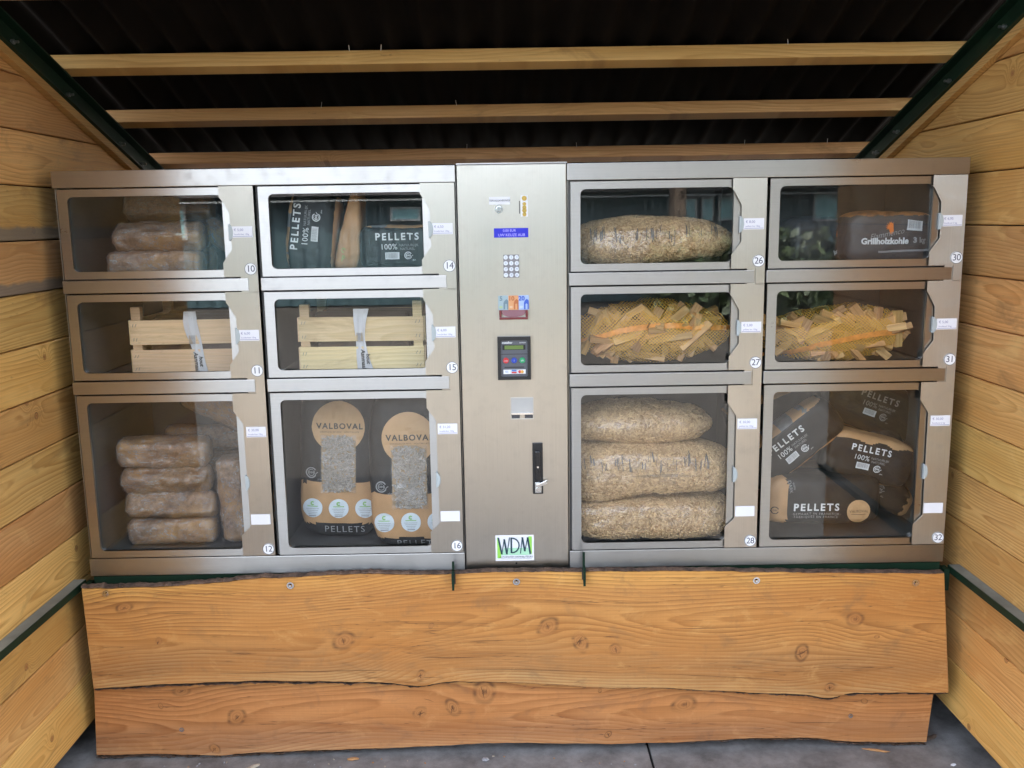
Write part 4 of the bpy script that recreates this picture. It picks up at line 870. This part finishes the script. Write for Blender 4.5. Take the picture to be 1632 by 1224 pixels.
# locker 11 and 15: crates of kindling
def crate(label, x0, loc_y, z0, seed, post_l=True):
    W_, H_, D_ = .440, .245, .34; root = thing('wooden_crate', label, 'crate', (x0+W_/2, loc_y+D_/2, z0)); rnd = random.Random(seed)
    def prt(nm, a, b, c, d, e, f, mat=WOOD_CRATE):
        me = MB().box(-(b-a)/2, (b-a)/2, -(d-c)/2, (d-c)/2, -(f-e)/2, (f-e)/2).mesh(nm, mat, bevel=.0012); o = link(nm, me, root, ((a+b)/2-W_/2, (c+d)/2-D_/2, (e+f)/2)); o.rotation_euler = (0, R(rnd.uniform(-.4, .4)), 0); return o
    for zq0, zq1 in ((.010, .098), (.117, .203)):
        prt('slat', .0, W_, -.006, -.0005, zq0, zq1); prt('slat', .0, W_, D_+.0005, D_+.006, zq0, zq1)
        for x in (-.006, W_+.0005): prt('side_slat', x, x+.0055, .001, D_-.001, zq0, zq1)
    for x in (.004, W_-.037):
        for y in (.0, D_-.028): prt('post', x, x+.033, y, y+.028, .0, H_+(.004 if x < .1 else .012))
    for q in range(4): prt('base_slat', .002, W_-.002, .03+q*.08, .03+q*.08+.06, .001, .008)
    for x in (.012, .022, W_-.026, W_-.014):
        for z in (.03, .075, .135, .185): 
            o = link('staple', MB().box(-.0008, .0008, -.0004, .0004, -.006, .006).mesh('staple', M('staple', (.25, .24, .23), .4, .8)), root, (x-W_/2, -.0068-D_/2, z)); o.rotation_euler = (0, R(rnd.uniform(10, 30)), 0)
    dk = wood('bark_log%d' % seed, (.135, .085, .05), (.07, .043, .027), amber=(.11, .065, .038))
    for k in range(9):
        o = link('log', MB().box(-.165, .165, -.03, .03, -.028, .028).mesh('log', dk, bevel=.012), root, (rnd.uniform(-.012, .012), -D_/2+.065+.075*(k % 3)+(.0), .04+.066*(k//3)+(.01 if k//3 == 2 else 0))); o.rotation_euler = (R(rnd.uniform(-18, 18)), R(rnd.uniform(-2, 2)), R(rnd.uniform(-2, 2)))
    # paper band hung over the front, pinched in the middle
    n = 30; mb = MB(); vs = []; xc = W_*(.505 if seed == 52 else .515)-W_/2; tw = 0 if seed == 52 else 1.3; fl_ = lambda v: xc+.006*math.sin(v*4), 
    def hw(v): return (.016+.030*abs(v-.48)**1.3) if seed == 52 else .021+.004*math.sin(v*6)
    for j in range(n+1):
        v = j/n; z = .232-.222*v; y = -.0095-D_/2-.004*math.sin(v*9)-(.012 if v < .08 else 0)*0
        if z > .203: y += .004
        for i in range(7):
            q = -1+2*i/6; vs.append((xc-.012*math.sin(v*3.0+tw)+.012*v+hw(v)*q, y-.0035*math.cos(q*6+v*3)*(1-abs(v-.5)*1.2), z))
    mb.add(vs, [(j*7+i, (j+1)*7+i, (j+1)*7+i+1, j*7+i+1) for j in range(n) for i in range(6)]); bd = link('paper_band', mb.mesh('paper_band', M('paper_band', (.66, .66, .68), .6), True), root)
    def mp(x, z, l): return (x, -.0145-D_/2-l, z)
    p_ = Print(mp, None); p_.text('Aanmaak', xc+.003, .052, .020, PRBLK, 1, -88, bold=.0006, shear=.2); p_.text('hout', xc+.020, .056, .019, PRBLK, 1, -88, bold=.0006, shear=.2)
    for q in range(7): p_.rect(xc-.018, xc+.004, .118+.0045*q, .1205+.0045*q, PRGREY, 1)
    for q in range(3): p_.rect(xc-.010+.007*q, xc-.0092+.007*q, .185, .212, M('band_grey', (.48, .48, .49), .6), 1)
    p_.build('band_print', bd); return root
crate('pale slatted crate of firewood with paper band behind door 11', -1.352, .105, ZB+.701, 51)
crate('pale slatted crate of firewood with both corner posts in view behind door 15', -.758, .105, ZB+.701, 52)

# locker 27 and 31: net bags of kindling
NETM = M('net_yellow', (.78, .42, .05), .5); BANDM = M('net_band', (.80, .31, .055), .5, vary=.2, vscale=60)
def net_bag(label, loc, a, b, c, seed, fx, band, ang):
    root = thing('net_bag', label, 'bag', loc); rnd = random.Random(seed); bg_ = Bag(a, b, c, 1.9, seed, .006, 10, fx)
    k = 0; tries = 0
    while k < 70 and tries < 5000:
        tries += 1; x, z = rnd.uniform(-a, a)*.86, rnd.uniform(-c, c)*.86
        if (abs(x)/a)**1.9+(abs(z)/c)**1.9 > .72: continue
        L = rnd.uniform(.07, .165); W_ = rnd.uniform(.018, .034); T = rnd.uniform(.012, .028); al = R(rnd.choice(ang)+rnd.gauss(0, 16))
        ex, ez = abs(math.cos(al))*L/2, abs(math.sin(al))*L/2
        if (abs(x)+ex*.9 > a*.93) or (abs(z)+ez > c*.98): continue
        if (min(abs(abs(x)-0)+ex*.7, a)/a)**1.9+((abs(z)+ez*.7)/c)**1.9 > 1.05: continue
        y = bg_.base(x, z)*rnd.choice((.88, .80, .62, .35)); p = fx(Vector((x, y, z))) if fx else Vector((x, y, z))
        o = link('stick', MB().box(-L/2, L/2, -T/2, T/2, -W_/2, W_/2).mesh('stick', WOOD_STICK), root, p); o.rotation_euler = (R(rnd.uniform(-35, 35)), -al, R(rnd.uniform(-14, 14))); k += 1
    link('gap_shade_core', Bag(a*.86, b*.5, c*.84, 1.9, seed, .012, 12, fx).mesh('gap_shade_core', M('kindling_gap_shade', (.10, .055, .022), .9, vary=.7, vscale=30)), root)  # dark filler body; shade in the gaps between sticks is in its colour
    mb = MB(); pit = .0085; wd = .0011
    for back in (0, 1):
        for sg in (-1, 1):
            q = -a-c
            while q < a+c:
                pr = None; x = -a
                while x <= a:
                    z = sg*(x)*.9+q
                    if (abs(x)/a)**1.9+(abs(z)/c)**1.9 < .985:
                        y = bg_.base(x, z)*(-1 if back else 1); P0 = bg_.disp((x, y, z), .004)
                        if pr is not None: 
                            d = (P0-pr); nn = Vector((d.z, 0, -d.x)).normalized()*wd; mb.add([pr-nn, pr+nn, P0+nn, P0-nn], [(0, 1, 2, 3)])
                        pr = P0
                    else: pr = None
                    x += .012
                q += pit*1.35
    link('netting', mb.mesh('netting', NETM), root, kind='stuff')
    # the woven seam band
    bm_ = MB(); n = 60; vs = []
    for i in range(n+1):
        u = -1+2*i/n; x = u*a*1.0; zc_ = band(u); wz = .0095*(1-.6*abs(u)**6)
        for j in range(5):
            z = zc_+wz*(-1+j/2); zq = max(-c*.97, min(c*.97, z)); y = bg_.base(max(-a*.985, min(a*.985, x)), zq); p0 = bg_.disp((x, y-.0001, z), .0055+.002*math.sin(i*1.9+j)); vs.append(tuple(p0))
    bm_.add(vs, [(i*5+j, (i+1)*5+j, (i+1)*5+j+1, i*5+j+1) for i in range(n) for j in range(4)]); link('seam_band', bm_.mesh('seam_band', BANDM, True), root)
    return root
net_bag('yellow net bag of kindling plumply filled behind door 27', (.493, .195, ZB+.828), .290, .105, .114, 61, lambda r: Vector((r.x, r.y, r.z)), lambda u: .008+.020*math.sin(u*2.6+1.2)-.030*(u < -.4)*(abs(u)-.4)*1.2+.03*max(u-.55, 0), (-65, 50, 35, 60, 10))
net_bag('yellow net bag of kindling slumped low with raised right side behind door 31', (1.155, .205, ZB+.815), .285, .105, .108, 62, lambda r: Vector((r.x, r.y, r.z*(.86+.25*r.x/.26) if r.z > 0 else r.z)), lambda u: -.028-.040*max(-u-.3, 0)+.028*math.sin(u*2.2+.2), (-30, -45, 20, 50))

# ------------------------------------------------------------------ litter on the floor
def chip(name, label, loc, s, rz_, mat, seed, cat):
    rnd = random.Random(seed); bm = bmesh.new(); bmesh.ops.create_icosphere(bm, subdivisions=2, radius=1)
    for v in bm.verts:
        k = 1+.35*noise.noise(v.co*1.7+Vector((seed, 0, 0))); v.co = Vector((v.co.x*s[0]*k, v.co.y*s[1]*k, v.co.z*s[2]*k))
    lo = min(v.co.z for v in bm.verts)
    for v in bm.verts: v.co.z -= lo
    me = bpy.data.meshes.new(name); bm.to_mesh(me); bm.free(); me.materials.append(mat); return thing(name, label, cat, loc, None, me, (0, 0, R(rz_)))
CH1 = M('chip_orange', (.42, .22, .09), .8, vary=.3, vscale=60); CH2 = M('chip_pale', (.40, .34, .26), .8, vary=.3, vscale=60); CH3 = M('pebble_grey', (.30, .30, .31), .7, vary=.4, vscale=90)
chip('wood_chip', 'small orange-brown wood chip on the concrete in front of the lower board', (-.612, -.060, 0), (.022, .008, .005), 8, CH1, 1, 'wood chip')
chip('pebble', 'grey pebble on the concrete below the middle of the boards', (-.128, -.080, 0), (.013, .010, .007), 0, CH3, 2, 'pebble')
chip('bark_strip', 'pale splinter of bark on the concrete left of the orange wood chip', (-.966, -.100, 0), (.030, .008, .006), 40, CH2, 3, 'bark')
chip('wood_splinter', 'long brown splinter poking out under the right half of the lower board', (1.300, -.055, -.005), (.045, .006, .004), -16, CH1, 4, 'splinter')
chip('bark_strip', 'dark strip of bark in the corner between boards and right plank wall', (1.535, .02, -.005), (.035, .010, .006), 30, M('bark_dark', (.10, .07, .05), .9), 5, 'bark')
chip('paper_scrap', 'white scrap of paper on the concrete by the right plank wall', (1.540, -.150, -.005), (.012, .007, .0025), 20, WHITE, 6, 'scrap')
for i in range(34):
    random.seed(80+i); chip('wood_crumb', 'tiny crumb of bark scattered on the concrete floor', (random.uniform(-1.45, .45), -.045-abs(random.gauss(0, .05)), 0), (random.uniform(.002, .006), random.uniform(.002, .004), .002), random.uniform(0, 180), random.choice((CH1, CH2, CH3)), 90+i, 'crumb')['group'] = 'crumbs on the floor'

# ------------------------------------------------------------------ what stands across the yard (seen in the glass and the steel)
hall = thing('metal_hall', 'dark teal hall with ribbed metal walls and pale window band across the yard', 'building', (-6, -19, 0))
mb = MB(); n = 300; x0, x1 = -17.0, 9.5; vs = []
for i in range(n+1):
    x = x0+(x1-x0)*i/n; y = -19+(.06 if (i//2) % 2 else 0); vs += [(x, y, 0), (x, y, 2.62)]
mb.add(vs, [(2*i, 2*i+2, 2*i+3, 2*i+1) for i in range(n)]); mb.box(x0, x1, -28, -19.1, 0, 2.6)
part('wall', mb, M('teal_cladding', (.035, .070, .085), .5, vary=.1), hall)
rfm = MB().add([(x, y, z) for x in (x0-.3, x1+.3) for y, z in ((-18.5, 2.55), (-23.5, 4.1), (-28.5, 2.55), (-28.5, 2.68), (-23.5, 4.23), (-18.5, 2.68))], [(0, 1, 2, 3, 4, 5), (11, 10, 9, 8, 7, 6), (0, 6, 7, 1), (1, 7, 8, 2), (2, 8, 9, 3), (3, 9, 10, 4), (4, 10, 11, 5), (5, 11, 6, 0)])
part('roof', rfm, M('roof_edge', (.05, .05, .055), .6), hall)
for wx0, wx1, wz0, wz1 in ((-12, -10, 1.6, 2.4), (-9, -7.4, 1.6, 2.4), (-2.78, -2.08, 1.96, 2.28), (4.2, 4.55, 1.85, 2.4), (4.65, 4.95, 1.85, 2.4), (5.05, 5.6, 1.85, 2.4), (7.2, 8.3, 1.8, 2.45)):
    f_ = part('window', bx(wx0, wx1, -18.93, -18.85, wz0, wz1), M('window_frame_white', (.28, .30, .31), .5), hall)
    part('pane', bx(wx0+.05, wx1-.05, -18.849, -18.84, wz0+.05, wz1-.05), M('pane_sky', (.16, .34, .38), .12), f_)
part('gutter', bx(x0-.3, x1+.3, -18.62, -18.5, 2.42, 2.46), M('gutter_zinc', (.16, .18, .19), .5), hall)
hd_ = thing('hedge', 'clipped dark green hedge across the yard', 'hedge', (6, -13.5, 0))
def leaves(pts, size, rnd):
    mb = MB()
    for p in pts:
        a = Vector((rnd.gauss(0, 1), rnd.gauss(0, 1), rnd.gauss(0, 1))).normalized(); u = a.orthogonal().normalized()*size*rnd.uniform(.6, 1.3); v = a.cross(u)*.6
        mb.add([p-u, p+v, p+u, p-v], [(0, 1, 2, 3)])
    return mb
t = NT('leaf'); ri = t.n('NewGeometry').outputs['Random Per Island']; t.p(Base_Color=t.mix(ri, (.014, .030, .010), (.038, .058, .02)), Roughness=.6); LEAF = t.m
rnd = random.Random(7)
part('foliage', leaves([Vector((rnd.uniform(2.6, 15), -13.5+rnd.uniform(-.5, .5), rnd.uniform(.05, 1.55)+.1*rnd.gauss(0, 1))) for _ in range(9000)], .11, rnd), LEAF, hd_, kind='stuff')
part('stems', bx(2.7, 14.9, -13.7, -13.3, 0, 1.3), M('hedge_core', (.02, .028, .012), .9), hd_)
for k, (x, y, h, r) in enumerate(((3.6, -16.5, 9.5, 2.7), (7.2, -15.2, 8.5, 2.5), (10.8, -17.5, 10.5, 3.1), (14.8, -14.5, 8, 2.4), (6.0, -20.5, 11, 3.2), (-19.5, -17, 7, 2.2))):
    lb = ('tall broadleaf tree rising behind the near end of the hedge', 'bushy broadleaf tree in the middle of the hedge', 'largest spreading tree over the hedge', 'lower tree at the far end of the hedge', 'tree standing back beyond the hedge beside the hall', 'lone tree at the other end of the teal hall')[k]
    tr = thing('broadleaf_tree', lb, 'tree', (x, y, 0), 'trees across the yard'); rnd = random.Random(100+k); tk = MB().cyl((x, y, 0), (x+.1, y, h*.5), .22, 10, r2=.14); cl = []
    for q in range(8):
        a = rnd.uniform(0, 6.28); z0 = h*rnd.uniform(.3, .5); e = Vector((x+math.cos(a)*r*.7, y+math.sin(a)*r*.7, z0+h*rnd.uniform(.1, .35))); tk.cyl((x+.08, y, z0), e, .08, 7, r2=.03); cl.append(e)
    part('trunk', tk, M('tree_bark', (.08, .06, .045), .9), tr); pts = []
    for q in range(34): cl.append(Vector((x+rnd.gauss(0, r*.45), y+rnd.gauss(0, r*.45), h*.66+rnd.gauss(0, h*.14))))
    for e in cl:
        for _ in range(130): pts.append(e+Vector((rnd.gauss(0, .42), rnd.gauss(0, .42), rnd.gauss(0, .34))))
    part('crown', leaves(pts, .13, rnd), LEAF, tr)
